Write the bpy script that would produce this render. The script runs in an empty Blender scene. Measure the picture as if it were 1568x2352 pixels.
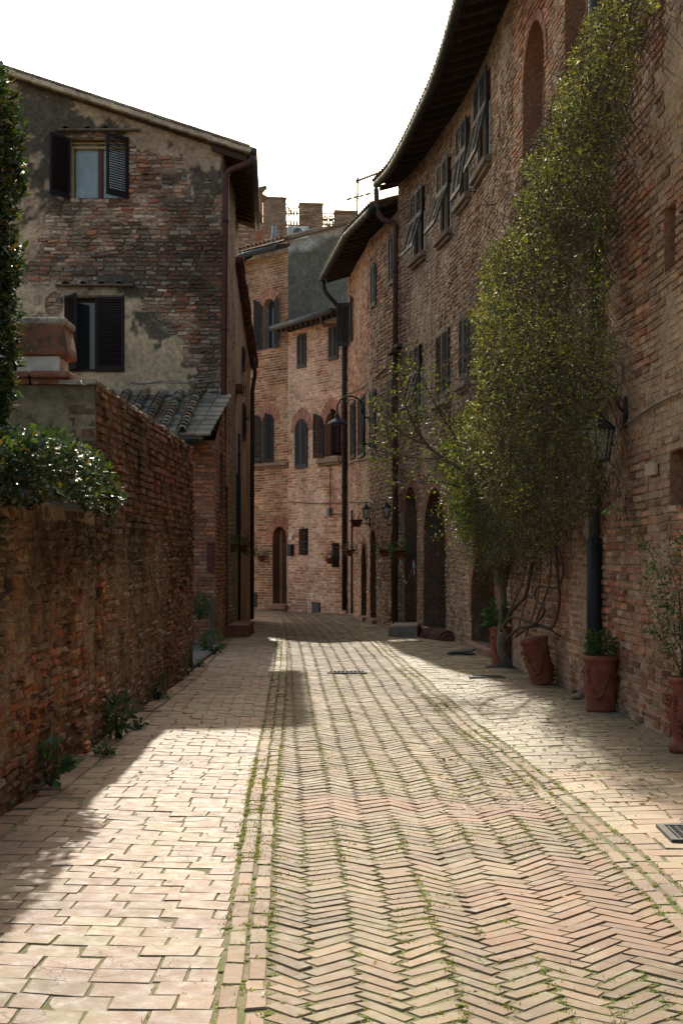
import bpy, math, random
import numpy as np
from mathutils import Vector
random.seed(7); RNG=np.random.default_rng(7)
PI=math.pi; F=3400.0; CH=1.6; UC=784.0; VH=1270.0
C=bpy.context.scene.collection
def V3(*a): return np.array(a,float)
def nz(v): v=np.asarray(v,float); return v/np.linalg.norm(v)
def G(u,v):
    Y=F*CH/(v-VH); return ((u-UC)/F*Y,Y)
def P(u,v,Y): return V3((u-UC)/F*Y,Y,CH+(VH-v)/F*Y)
def ZV(v,Y): return CH+(VH-v)/F*Y
# ---------------------------------------------------------------- noise
def _h(ix,iy,seed):
    n=np.sin(ix*127.1+iy*311.7+seed*74.7)*43758.5453
    return n-np.floor(n)
def vnoise(x,y,seed=0):
    x=np.asarray(x,float); y=np.asarray(y,float)
    ix=np.floor(x); iy=np.floor(y); fx=x-ix; fy=y-iy
    fx=fx*fx*(3-2*fx); fy=fy*fy*(3-2*fy)
    return (_h(ix,iy,seed)*(1-fx)*(1-fy)+_h(ix+1,iy,seed)*fx*(1-fy)+_h(ix,iy+1,seed)*(1-fx)*fy+_h(ix+1,iy+1,seed)*fx*fy)
def fbm(x,y,seed=0,o=4):
    r=0;a=.5;t=0
    for i in range(o):
        r=r+a*vnoise(np.asarray(x)*2**i,np.asarray(y)*2**i,seed+i*13); t+=a; a*=.5
    return r/t
# ---------------------------------------------------------------- mesh builder
WL={}   # world location of each linked object
class MB:
    def __init__(s): s.V=[]; s.F=[]; s.Cc=[]; s.n=0; s.M=[]
    def add(s,v,f,c=(1,1,1),m=0):
        v=np.asarray(v,float).reshape(-1,3); k=len(v)
        c=np.asarray(c,float)
        if c.ndim==1: c=np.tile(c,(k,1))
        s.V.append(v); s.Cc.append(c)
        for q in f: s.F.append([i+s.n for i in q]); s.M.append(m)
        s.n+=k
    def addq(s,v,f,c):      # bulk arrays
        s.V.append(v); s.Cc.append(c)
        s.F.extend((np.asarray(f)+s.n).tolist()); s.M.extend([0]*len(f)); s.n+=len(v)
    def box(s,fr,x0,x1,y0,y1,z0,z1,c=(1,1,1),m=0):
        O,X,Y,Z=fr
        v=[O+X*x+Y*y+Z*z for z in (z0,z1) for y in (y0,y1) for x in (x0,x1)]
        s.add(v,[(0,2,3,1),(4,5,7,6),(0,1,5,4),(2,6,7,3),(0,4,6,2),(1,3,7,5)],c,m)
    def bevbox(s,fr,x0,x1,y0,y1,z0,z1,b=.01,c=(1,1,1),j=0):
        O,X,Y,Z=fr
        pts=[]
        for z,ins in ((z0,b),(z0+b,0),(z1-b,0),(z1,b)):
            for x,y in ((x0+ins,y0+ins),(x1-ins,y0+ins),(x1-ins,y1-ins),(x0+ins,y1-ins)):
                pts.append(O+X*(x+random.uniform(-j,j))+Y*(y+random.uniform(-j,j))+Z*(z+random.uniform(-j,j)))
        f=[(3,2,1,0),(12,13,14,15)]
        for k in range(3):
            for i in range(4):
                a=k*4+i; b2=k*4+(i+1)%4; f.append((a,b2,b2+4,a+4))
        s.add(pts,f,c)
    def tube(s,pts,r,c=(1,1,1),n=8,cap=True):
        pts=[np.asarray(p,float) for p in pts]; m=len(pts)
        if not hasattr(r,'__len__'): r=[r]*m
        t=[nz(pts[min(i+1,m-1)]-pts[max(i-1,0)]+1e-9) for i in range(m)]
        up=V3(0,0,1) if abs(t[0][2])<.9 else V3(1,0,0)
        a=nz(np.cross(t[0],up)); v=[]
        for i in range(m):
            a=nz(a-t[i]*np.dot(a,t[i])); b=np.cross(t[i],a)
            for k in range(n):
                th=2*PI*k/n; v.append(pts[i]+r[i]*(a*math.cos(th)+b*math.sin(th)))
        f=[]
        for i in range(m-1):
            for k in range(n):
                f.append((i*n+k,i*n+(k+1)%n,(i+1)*n+(k+1)%n,(i+1)*n+k))
        if cap: f.append(tuple(range(n-1,-1,-1))); f.append(tuple((m-1)*n+k for k in range(n)))
        s.add(v,f,c)
    def lathe(s,fr,prof,n=28,c=(1,1,1)):
        O,X,Y,Z=fr; v=[]
        for r,z in prof:
            for k in range(n):
                th=2*PI*k/n; v.append(O+X*(r*math.cos(th))+Y*(r*math.sin(th))+Z*z)
        f=[]
        for i in range(len(prof)-1):
            for k in range(n): f.append((i*n+k,i*n+(k+1)%n,(i+1)*n+(k+1)%n,(i+1)*n+k))
        f.append(tuple(range(n-1,-1,-1))); f.append(tuple((len(prof)-1)*n+k for k in range(n)))
        s.add(v,f,c)
    def blob(s,c0,r,c=(1,1,1),sz=1.0):
        v=[];n=7
        for i in range(1,4):
            ph=PI*i/4
            for k in range(n): v.append(V3(c0[0]+r*math.sin(ph)*math.cos(2*PI*k/n),c0[1]+r*math.sin(ph)*math.sin(2*PI*k/n),c0[2]+r*sz*math.cos(ph)))
        v.append(V3(c0[0],c0[1],c0[2]+r*sz)); v.append(V3(c0[0],c0[1],c0[2]-r*sz))
        f=[]
        for i in range(2):
            for k in range(n): f.append((i*n+k,(i+1)*n+k,(i+1)*n+(k+1)%n,i*n+(k+1)%n))
        for k in range(n): f.append((3*n,k,(k+1)%n)); f.append((3*n+1,2*n+(k+1)%n,2*n+k))
        s.add(v,f,c)
    def build(s,name,mat,parent=None,smooth=False,label=None,base=False):
        v=np.concatenate(s.V); c=np.concatenate(s.Cc)
        lo,hi=v.min(0),v.max(0); o0=(lo+hi)/2
        if base: o0[2]=lo[2]
        me=bpy.data.meshes.new(name)
        nv=len(v); me.vertices.add(nv); me.vertices.foreach_set('co',(v-o0).astype(np.float32).ravel())
        ln=np.array([len(f) for f in s.F],np.int32); li=np.fromiter((i for f in s.F for i in f),np.int32)
        me.loops.add(len(li)); me.loops.foreach_set('vertex_index',li)
        me.polygons.add(len(ln)); st=np.zeros(len(ln),np.int32); st[1:]=np.cumsum(ln)[:-1]
        me.polygons.foreach_set('loop_start',st); me.polygons.foreach_set('loop_total',ln)
        if isinstance(mat,(list,tuple)):
            for m in mat: me.materials.append(m)
            me.polygons.foreach_set('material_index',np.array(s.M,np.int32))
        else: me.materials.append(mat)
        me.polygons.foreach_set('use_smooth',np.full(len(ln),smooth))
        me.update(calc_edges=True)
        ca=me.color_attributes.new('col','FLOAT_COLOR','POINT')
        ca.data.foreach_set('color',np.concatenate([c,np.ones((nv,1))],1).astype(np.float32).ravel())
        o=bpy.data.objects.new(name,me); C.objects.link(o)
        pw=WL[parent.name] if parent else V3(0,0,0)
        o.parent=parent; o.location=tuple(o0-pw); WL[o.name]=o0
        if label: o['label']=label
        return o
def thing(name,label,cat,loc,group=None):
    o=bpy.data.objects.new(name,None); C.objects.link(o); o.location=tuple(loc); o.empty_display_size=.1
    o['label']=label; o['category']=cat; WL[o.name]=V3(*loc)
    if group: o['group']=group
    return o
def tag(o,label,cat,group=None,kind=None):
    o['label']=label; o['category']=cat
    if group: o['group']=group
    if kind: o['kind']=kind
    return o
def struct(o): o['kind']='structure'; return o
# ---------------------------------------------------------------- materials
def newmat(name):
    m=bpy.data.materials.new(name); m.use_nodes=True; nt=m.node_tree; nt.nodes.clear(); return m,nt
def N(nt,t,**k):
    n=nt.nodes.new(t)
    for a,b in k.items(): setattr(n,a,b)
    return n
def mat_attr(name,rough=.85,amt=.35,scale=18,bump=.3,bscale=60,spec=.3,metal=0,big=.25,bigscale=1.3,dist=.01,speck=None,transl=0,cracks=False,tint=None):
    m,nt=newmat(name); L=nt.links
    out=N(nt,'ShaderNodeOutputMaterial'); b=N(nt,'ShaderNodeBsdfPrincipled')
    at=N(nt,'ShaderNodeAttribute',attribute_name='col'); g=N(nt,'ShaderNodeNewGeometry')
    def noise(sc,det=5,r=.6):
        n=N(nt,'ShaderNodeTexNoise'); n.inputs['Scale'].default_value=sc; n.inputs['Detail'].default_value=det; n.inputs['Roughness'].default_value=r
        L.new(g.outputs['Position'],n.inputs['Vector']); return n
    def rng(src,a,b2,c,d):
        n=N(nt,'ShaderNodeMapRange'); n.inputs[1].default_value=a; n.inputs[2].default_value=b2; n.inputs[3].default_value=c; n.inputs[4].default_value=d
        L.new(src,n.inputs[0]); return n.outputs[0]
    n1=noise(scale); n2=noise(bigscale,4); 
    f1=rng(n1.outputs[0],.3,.7,1-amt,1+amt); f2=rng(n2.outputs[0],.3,.7,1-big,1+big)
    mu=N(nt,'ShaderNodeMath',operation='MULTIPLY'); L.new(f1,mu.inputs[0]); L.new(f2,mu.inputs[1])
    vm=N(nt,'ShaderNodeVectorMath',operation='SCALE'); L.new(at.outputs['Color'],vm.inputs[0]); L.new(mu.outputs[0],vm.inputs['Scale'])
    col=vm.outputs[0]
    def mix(a,bcol,fac):
        x=N(nt,'ShaderNodeMix',data_type='RGBA'); L.new(fac,x.inputs[0]); L.new(a,x.inputs[6]); x.inputs[7].default_value=(*bcol,1); return x.outputs[2]
    if speck:
        for (sc,lo,hi,cc,mx) in speck:
            n3=noise(sc,6,.7); col=mix(col,cc,rng(n3.outputs[0],lo,hi,0,mx))
    bn=noise(bscale,6,.65)
    bh=bn.outputs[0]
    if cracks:
        vo=N(nt,'ShaderNodeTexVoronoi',feature='DISTANCE_TO_EDGE'); vo.inputs['Scale'].default_value=7
        wn=noise(9,3); ws=N(nt,'ShaderNodeVectorMath',operation='SCALE'); ws.inputs['Scale'].default_value=.16; L.new(wn.outputs[1],ws.inputs[0])
        wa=N(nt,'ShaderNodeVectorMath',operation='ADD'); L.new(g.outputs['Position'],wa.inputs[0]); L.new(ws.outputs[0],wa.inputs[1]); L.new(wa.outputs[0],vo.inputs['Vector'])
        gate=rng(noise(1.7,3).outputs[0],.5,.62,0,1)
        cr=rng(vo.outputs[0],.0,.022,1,0); m2=N(nt,'ShaderNodeMath',operation='MULTIPLY'); L.new(cr,m2.inputs[0]); L.new(gate,m2.inputs[1])
        col=mix(col,(.10,.07,.05),m2.outputs[0])
        sb=N(nt,'ShaderNodeMath',operation='SUBTRACT'); L.new(bh,sb.inputs[0]); L.new(m2.outputs[0],sb.inputs[1]); bh=sb.outputs[0]
    L.new(col,b.inputs['Base Color'])
    rn=rng(n1.outputs[0],.3,.7,max(0,rough-.12),min(1,rough+.1)); L.new(rn,b.inputs['Roughness'])
    b.inputs['Specular IOR Level'].default_value=spec; b.inputs['Metallic'].default_value=metal
    bp=N(nt,'ShaderNodeBump'); bp.inputs['Strength'].default_value=bump; bp.inputs['Distance'].default_value=dist
    L.new(bh,bp.inputs['Height']); L.new(bp.outputs[0],b.inputs['Normal'])
    sh=b.outputs[0]
    if transl>0:
        tr=N(nt,'ShaderNodeBsdfTranslucent'); 
        hs=N(nt,'ShaderNodeVectorMath',operation='MULTIPLY'); L.new(col,hs.inputs[0]); hs.inputs[1].default_value=(1.5,1.5,.6); L.new(hs.outputs[0],tr.inputs['Color'])
        mx=N(nt,'ShaderNodeMixShader'); mx.inputs[0].default_value=transl; L.new(sh,mx.inputs[1]); L.new(tr.outputs[0],mx.inputs[2]); sh=mx.outputs[0]
    L.new(sh,out.inputs['Surface']); return m
LICH=[(45,.66,.74,(.42,.40,.33),.7)]
M_wall=mat_attr('old_brickwork',.92,.38,22,.7,45,.15,dist=.012,speck=[(5,.60,.72,(.36,.28,.20),.5),(3,.6,.75,(.05,.045,.035),.55)])
M_far=mat_attr('far_brickwork',.92,.3,14,.5,30,.15,dist=.012,speck=[(2.5,.58,.75,(.34,.25,.18),.4)])
M_plas=mat_attr('lime_plaster',.93,.22,9,.35,40,.1,dist=.008,speck=[(30,.64,.72,(.07,.06,.05),.6)])
M_dark=mat_attr('lichen_plaster',.95,.35,12,.5,50,.1,dist=.01,speck=[(38,.63,.7,(.45,.43,.36),.8),(14,.6,.7,(.03,.03,.025),.7)])
M_pave=mat_attr('worn_paving_brick',.74,.32,13,.45,70,.25,dist=.006,speck=[(1.6,.5,.64,(.22,.20,.10),.65),(5,.54,.66,(.22,.16,.115),.55),(9,.6,.7,(.10,.08,.055),.6),(3.1,.6,.7,(.5,.44,.36),.5)],cracks=True)
M_herr=mat_attr('road_brick',.8,.26,20,.5,80,.22,dist=.006,speck=[(1.5,.5,.64,(.25,.225,.12),.5),(6,.56,.7,(.24,.20,.14),.6),(13,.6,.7,(.13,.10,.07),.5),(90,.66,.72,(.6,.55,.45),.5)])
M_tile=mat_attr('roof_tile',.9,.35,14,.5,50,.15,speck=[(9,.55,.7,(.30,.29,.24),.7),(16,.66,.72,(.38,.20,.04),.6)])
M_wood=mat_attr('painted_wood',.7,.2,8,.15,60,.22,big=.1)
M_door=mat_attr('door_wood',.6,.3,9,.3,50,.3)
M_metal=mat_attr('aged_metal',.62,.3,9,.2,60,.3,metal=.1)
M_iron=mat_attr('black_iron',.6,.2,20,.1,60,.3)
M_terra=mat_attr('terracotta',.85,.22,9,.3,70,.15,dist=.005,speck=[(5,.54,.72,(.34,.25,.20),.45),(14,.62,.72,(.07,.055,.035),.6)])
M_stone=mat_attr('grey_stone',.85,.25,14,.4,50,.2)
M_bark=mat_attr('bark',.9,.3,30,.5,60,.15)
M_leafv=mat_attr('vine_leaf',.55,.25,3,.1,60,.35,transl=.36,big=.3)
M_leafg=mat_attr('glossy_leaf',.42,.35,4,.1,40,.5,transl=.25,big=.15)
M_grass=mat_attr('grass_blade',.6,.25,5,.05,60,.3,transl=.45)
M_bed=mat_attr('mossy_joint_sand',.95,.3,30,.6,90,.1,speck=[(2.6,.44,.56,(.105,.12,.035),.85),(60,.66,.72,(.35,.32,.25),.6)])
M_soil=mat_attr('soil',.95,.3,8,.5,30,.1)
M_cloth=mat_attr('pale_material',.7,.08,8,.1,60,.3)
def m_glass():
    m,nt=newmat('window_glass'); o=N(nt,'ShaderNodeOutputMaterial'); b=N(nt,'ShaderNodeBsdfPrincipled')
    b.inputs['Base Color'].default_value=(.02,.025,.03,1); b.inputs['Roughness'].default_value=.08; b.inputs['Specular IOR Level'].default_value=.6
    n=N(nt,'ShaderNodeTexNoise'); n.inputs['Scale'].default_value=3; bp=N(nt,'ShaderNodeBump'); bp.inputs['Strength'].default_value=.05
    nt.links.new(n.outputs[0],bp.inputs['Height']); nt.links.new(bp.outputs[0],b.inputs['Normal']); nt.links.new(b.outputs[0],o.inputs[0]); return m
M_glass=m_glass()
def m_lampglass():
    m,nt=newmat('lantern_glass'); o=N(nt,'ShaderNodeOutputMaterial'); b=N(nt,'ShaderNodeBsdfPrincipled'); t=N(nt,'ShaderNodeBsdfTransparent'); x=N(nt,'ShaderNodeMixShader')
    n=N(nt,'ShaderNodeTexNoise'); n.inputs['Scale'].default_value=8; r=N(nt,'ShaderNodeMapRange'); r.inputs[3].default_value=.3; r.inputs[4].default_value=.6
    nt.links.new(n.outputs[0],r.inputs[0]); nt.links.new(r.outputs[0],x.inputs[0])
    b.inputs['Base Color'].default_value=(.5,.5,.46,1); b.inputs['Roughness'].default_value=.2
    nt.links.new(t.outputs[0],x.inputs[1]); nt.links.new(b.outputs[0],x.inputs[2]); nt.links.new(x.outputs[0],o.inputs[0]); return m
M_lglass=m_lampglass()
# colours (linear)
SLATE=(.036,.040,.048); BROWN=(.030,.019,.017); RUST=(.085,.030,.020); GREENM=(.028,.040,.038); TERRA=(.22,.072,.043)
# ---------------------------------------------------------------- wall paths
class Path:
    def __init__(s,pts,smooth=False):
        p=[V3(a,b) for a,b in pts]
        if smooth:
            q=[]; e=[2*p[0]-p[1]]+p+[2*p[-1]-p[-2]]
            for i in range(1,len(e)-2):
                for k in range(5):
                    t=k/5; a,b,c,d=e[i-1],e[i],e[i+1],e[i+2]
                    q.append(.5*((2*b)+(c-a)*t+(2*a-5*b+4*c-d)*t*t+(3*b-a-3*c+d)*t**3))
            q.append(p[-1]); p=q
        s.p=np.array(p); d=np.diff(s.p,axis=0); s.l=np.hypot(d[:,0],d[:,1]); s.cum=np.concatenate([[0],np.cumsum(s.l)]); s.L=s.cum[-1]; s.d=d/s.l[:,None]
    def xy(s,q): return V3(np.interp(q,s.cum,s.p[:,0]),np.interp(q,s.cum,s.p[:,1]))
    def seg(s,q): return int(np.clip(np.searchsorted(s.cum,q,'right')-1,0,len(s.l)-1))
    def t(s,q): return s.d[s.seg(q)]
    def n(s,q): t=s.t(q); return V3(t[1],-t[0])
    def M(s,q,z,o=0): a=s.xy(q)+s.n(q)*o; return V3(a[0],a[1],z)
    def arr(s,q,z,o):
        q=np.asarray(q,float); i=np.clip(np.searchsorted(s.cum,q,'right')-1,0,len(s.l)-1); t=s.d[i]
        x=s.p[i,0]+t[:,0]*(q-s.cum[i])+t[:,1]*o; y=s.p[i,1]+t[:,1]*(q-s.cum[i])-t[:,0]*o
        return np.stack([x,y,z],1)
    def hit(s,u,o=0):
        k=(u-UC)/F; best=None
        for i in range(len(s.l)):
            a=s.p[i]+V3(s.d[i][1],-s.d[i][0])*o; d=s.d[i]
            den=d[0]-k*d[1]
            if abs(den)<1e-9: continue
            w=(k*a[1]-a[0])/den; e=max(0,-w,w-s.l[i])
            if best is None or e<best[0]: best=(e,s.cum[i]+w)
        return best[1]
    def sz(s,u,v):
        q=s.hit(u); 
        i=s.seg(q); y=s.p[i][1]+s.d[i][1]*(q-s.cum[i]); return q,ZV(v,y)
    def fr(s,q,z,o=0):
        i=s.seg(q); t=s.d[i]; a=s.p[i]+t*(q-s.cum[i])+V3(t[1],-t[0])*o
        return (V3(a[0],a[1],z),V3(t[0],t[1],0),V3(t[1],-t[0],0),V3(0,0,1))
class Op:   # opening in wall coords
    def __init__(s,s0,s1,z0,z1,arch=False): s.s0,s.s1,s.z0,s.z1,s.arch=s0,s1,z0,z1,arch; s.r=(s1-s0)/2; s.c=(s0+s1)/2; s.sp=z1-s.r if arch else z1
    def inside(s,q,z,e=0):
        if q<s.s0-e or q>s.s1+e or z<s.z0-e or z>s.z1+e: return False
        if s.arch and z>s.sp: return (q-s.c)**2+(z-s.sp)**2<(s.r+e)**2
        return True
    def prof(s,n=14):
        if not s.arch: return [(s.s0,s.z0),(s.s0,s.z1),(s.s1,s.z1),(s.s1,s.z0)]
        return [(s.s0,s.z0)]+[(s.c-s.r*math.cos(PI*k/n),s.sp+s.r*math.sin(PI*k/n)) for k in range(n+1)]+[(s.s1,s.z0)]
def op_uv(path,u0,u1,v0,v1,arch=False):   # opening from its outline; v at its middle
    a=path.hit(u0); b=path.hit(u1); m,z1=path.sz((u0+u1)/2,v0); _,z0=path.sz((u0+u1)/2,v1)
    return Op(a,b,z0,z1,arch)
def backing(mb,path,z0,zt,ops,col,s0=0,s1=None,cell=.4,o=0,colfn=None):
    s1=path.L if s1 is None else s1
    S=set(np.round(np.append(np.arange(s0,s1,cell),s1),4)); Zs=set(); top=max(zt(q) for q in np.linspace(s0,s1,40))
    for c in path.cum:
        if s0<c<s1: S.add(round(float(c),4))
    Zs|=set(np.round(np.append(np.arange(z0,top,cell),top),4))
    for p in ops:
        for q in (p.s0,p.s1):
            if s0<q<s1: S.add(round(q,4))
        Zs|={round(p.z0,4),round(p.z1,4)}
        if p.arch:
            for k in range(1,14): S.add(round(p.s0+(p.s1-p.s0)*k/14,4)); Zs.add(round(p.sp+p.r*k/14,4))
            Zs.add(round(p.sp,4))
    S=np.array(sorted(x for x in S if s0<=x<=s1+1e-6)); Zs=np.array(sorted(z for z in Zs if z0-1e-6<=z<=top+1e-6))
    ns,nzz=len(S),len(Zs); qs=np.repeat(S,nzz); zs=np.tile(Zs,ns)
    ztv=np.array([zt(q) for q in S]); zc=np.minimum(zs,np.repeat(ztv,nzz))
    v=path.arr(qs,zc,np.full(len(qs),o)+(vnoise(qs*3,zs*3,5)-.5)*.012)
    if colfn is not None: c=colfn(qs,zs)
    else:
        k=.75+.5*fbm(qs*1.3,zs*1.3,3); c=np.array(col)[None,:]*k[:,None]
    f=[]
    for i in range(ns-1):
        for j in range(nzz-1):
            cq=(S[i]+S[i+1])/2; cz=(Zs[j]+Zs[j+1])/2
            if Zs[j]>=min(ztv[i],ztv[i+1])and Zs[j]>=max(ztv[i],ztv[i+1]): continue
            hit=False
            for p in ops:
                if p.inside(cq,cz): hit=True;break
                if p.arch and cz>p.sp and cz<p.z1 and p.s0<cq<p.s1 and any(p.inside(a,b) for a in(S[i],S[i+1]) for b in(Zs[j],)): hit=True;break
            if hit: continue
            f.append((i*nzz+j,(i+1)*nzz+j,(i+1)*nzz+j+1,i*nzz+j+1))
    mb.addq(v,f,c)
PAL=dict(
 red=[(.33,.115,.060),(.27,.10,.058),(.36,.15,.085),(.22,.085,.055),(.30,.16,.10),(.17,.075,.055)],
 pink=[(.40,.19,.125),(.36,.155,.10),(.43,.23,.16),(.33,.15,.105),(.29,.135,.10),(.45,.26,.19)],
 right=[(.38,.155,.080),(.33,.135,.072),(.43,.21,.12),(.28,.115,.07),(.39,.24,.145),(.22,.115,.075),(.44,.28,.175)],
 rubble=[(.42,.27,.175),(.34,.21,.135),(.30,.16,.10),(.38,.26,.175),(.26,.14,.09),(.31,.22,.15),(.20,.13,.09)],
 garden=[(.36,.12,.055),(.30,.095,.05),(.40,.15,.07),(.20,.075,.045),(.33,.20,.12),(.36,.25,.16),(.13,.06,.04),(.28,.16,.10)],
 lh=[(.34,.12,.06),(.27,.10,.06),(.38,.17,.10),(.40,.26,.18),(.20,.09,.06),(.42,.33,.25),(.14,.08,.055),(.36,.15,.085),(.30,.18,.12)],
 pale=[(.54,.33,.24),(.46,.25,.17),(.42,.20,.135),(.50,.31,.22),(.38,.18,.125),(.33,.155,.11),(.52,.36,.27)],
 dark=[(.22,.09,.055),(.14,.07,.05),(.09,.06,.048),(.28,.11,.06),(.30,.22,.16),(.06,.05,.042)],
)
def bricks(mb,path,z0,zt,ops,pal,mortar,s0=0,s1=None,L=.27,ph=.07,gap=.014,proud=.012,jit=.004,smear=.35,smear_sc=.7,seed=1,rubble=0,fn=None,skip=None,ringw=.16):
    s1=path.L if s1 is None else s1
    R=random.Random(seed); pal=PAL[pal]; Q=[];Zz=[];CO=[];PR=[]
    k=0; z=z0; mort=np.array(mortar)
    while True:
        h=ph*(R.uniform(.85,1.25) if rubble else R.uniform(.93,1.07))
        za,zb=z+gap/2,z+h-gap/2
        if za>zt(s0) and za>zt(s1) and za>zt((s0+s1)/2): break
        q=s0-R.uniform(0,L)
        while q<s1:
            if rubble and R.random()<rubble: l=R.uniform(.09,.24)
            else: l=L*R.uniform(.88,1.05) if (k%2==0 or R.random()<.6) else L*.5*R.uniform(.9,1.1)
            a,b=max(q+gap/2,s0+.002),min(q+l-gap/2,s1-.002); q+=l
            if b-a<.03: continue
            c=(a+b)/2; zc=(za+zb)/2
            if zb>min(zt(a),zt(b)) : continue
            bad=False
            for p in ops:
                if zb<p.z0-.0 or za>p.z1+ringw or b<p.s0-ringw*p.arch or a>p.s1+ringw*p.arch: continue
                if p.arch and zc>p.sp-.02:
                    if p.inside(c,zc,ringw) or p.inside(a,zc,ringw*.8) or p.inside(b,zc,ringw*.8): bad=True;break
                else:
                    if zc>p.z1 or zc<p.z0: 
                        continue
                    if a<p.s0<b and b<=p.s1: b=p.s0-.002
                    elif a<p.s1<b and a>=p.s0: a=p.s1+.002
                    elif a>=p.s0 and b<=p.s1: bad=True;break
                    elif a<p.s0 and b>p.s1: b=p.s0-.002
            if bad or b-a<.025: continue
            if skip and skip(c,zc): continue
            Q.append((a,b,za,zb))
        z+=h; k+=1
    if not Q: return
    A=np.array(Q); n=len(A); rg=np.random.default_rng(seed)
    c=(A[:,0]+A[:,1])/2; zc=(A[:,2]+A[:,3])/2
    pc=np.array(pal)[rg.integers(0,len(pal),n)]*rg.uniform(.8,1.2,(n,1))
    sm=np.clip((fbm(c*smear_sc,zc*smear_sc,seed+3)-.5)*6+(smear-.3)*3+rg.uniform(-.5,.5,n),0,1)*.85
    sm=np.where(rg.random(n)<smear,sm,sm*.45)
    col=pc*(1-sm[:,None])+mort*sm[:,None]*rg.uniform(.85,1.12,(n,1))
    pr=proud*rg.uniform(.3,1.5,n)*(1-.7*sm)+.002
    if fn is not None: col,pr=fn(c,zc,col,pr,rg)
    wav=lambda q,z:(fbm(q*.45,z*.8,seed+9)-.5)*.09*(1 if rubble else .7)
    vs=[];cs=[]
    J=lambda s=1.0: rg.uniform(-jit,jit,n)*s
    bv=.006+.004*bool(rubble)
    for (qi,zi) in ((0,2),(1,2),(1,3),(0,3)):
        sgq=1 if qi==0 else -1; sgz=1 if zi==2 else -1
        q=A[:,qi]+J(1.3 if rubble else 1); zz=A[:,zi]+J(1.5 if rubble else 1)
        for (dq,o) in ((0,-.006*np.ones(n)),(bv,pr+J(.7))):
            qq=q+sgq*dq; z2=zz+sgz*dq
            vs.append(path.arr(qq,z2+wav(qq,z2),o)); cs.append(col if dq else col*.8)
    v=np.stack(vs,1).reshape(-1,3); cc=np.repeat(col,8,0)
    base=np.array([(1,3,5,7),(0,2,3,1),(2,4,5,3),(4,6,7,5),(6,0,1,7)])
    f=(np.arange(n)[:,None,None]*8+base[None]).reshape(-1,4)
    mb.addq(v,f,cc)
def coat(mb,path,z0,z1,ops,colfn,s0=0,s1=None,cs=.03,cz=.025,base=.006,a1=.034,a2=.026,f1=7,f2=.9,seed=90):
    s1=path.L if s1 is None else s1; S=np.arange(s0,s1+cs*.5,cs); S[-1]=s1; Z=np.arange(z0,z1+1e-6,cz)
    Q,ZZ=np.meshgrid(S,Z,indexing='ij'); o=base+(fbm(Q*f1,ZZ*f1*1.2,seed,4)-.5)*a1+(fbm(Q*f2,ZZ*f2,seed+1,3)-.5)*a2
    bad=np.zeros(Q.shape,bool)
    for p in ops:
        e=.18 if p.arch else .03
        bad|=(Q>p.s0-e)&(Q<p.s1+e)&(ZZ>p.z0-.02)&(ZZ<p.z1+e)
    v=path.arr(Q.ravel(),ZZ.ravel(),o.ravel()); nzz=len(Z); i,j=np.meshgrid(np.arange(len(S)-1),np.arange(nzz-1),indexing='ij'); a=(i*nzz+j)
    g=~(bad[:-1,:-1]|bad[1:,:-1]|bad[:-1,1:]|bad[1:,1:]); a=a[g]; mb.addq(v,np.stack([a,a+nzz,a+nzz+1,a+1],1),colfn(Q.ravel(),ZZ.ravel()))
def ring(mb,path,op,w=.2,o=.018,col=(.36,.13,.075),start=0,n=None):
    n=n or max(9,int(PI*(op.r+w/2)/.075))
    for k in range(n):
        a0=PI*(k+.08)/n; a1=PI*(k+.92)/n; c=np.array(col)*random.uniform(.75,1.2); pts=[]
        ww=w+random.uniform(-.012,.012); oo=o+random.uniform(-.004,.004)
        for a in(a0,a1):
            for r in(op.r-.004,op.r+ww):
                for y in(-.03,oo): pts.append(path.M(op.c-r*math.cos(a),op.sp+r*math.sin(a),y))
        mb.add(pts,[(0,1,5,4),(1,3,7,5),(3,2,6,7),(0,2,3,1),(4,5,7,6)],c)
    m=[]; K=20; pts=[]
    for k in range(K+1):
        a=PI*k/K
        for r in(op.r+.002,op.r+w): pts.append(path.M(op.c-r*math.cos(a),op.sp+r*math.sin(a),o-.008))
    mb.add(pts,[(2*k,2*k+1,2*k+3,2*k+2) for k in range(K)],(.30,.22,.15))
def reveal(mb,path,op,d,col,o=.014):
    pr=op.prof(); fr=path.fr(op.c,0); O,X,Y,Z=fr; v=[]
    for q,z in pr:
        for y in(o,-d): v.append(O+X*(q-op.c)+Y*y+Z*z)
    n=len(pr); f=[(2*k,2*k+1,2*k+3,2*k+2) for k in range(n-1)]+[(2*n-2,2*n-1,1,0)]
    mb.add(v,f,col)
def panel(mb,path,op,d,col,th=.0):
    fr=path.fr(op.c,0); O,X,Y,Z=fr; v=[O+X*(q-op.c)-Y*d+Z*z for q,z in op.prof()]
    mb.add(v,[tuple(range(len(v)))],col)
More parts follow.
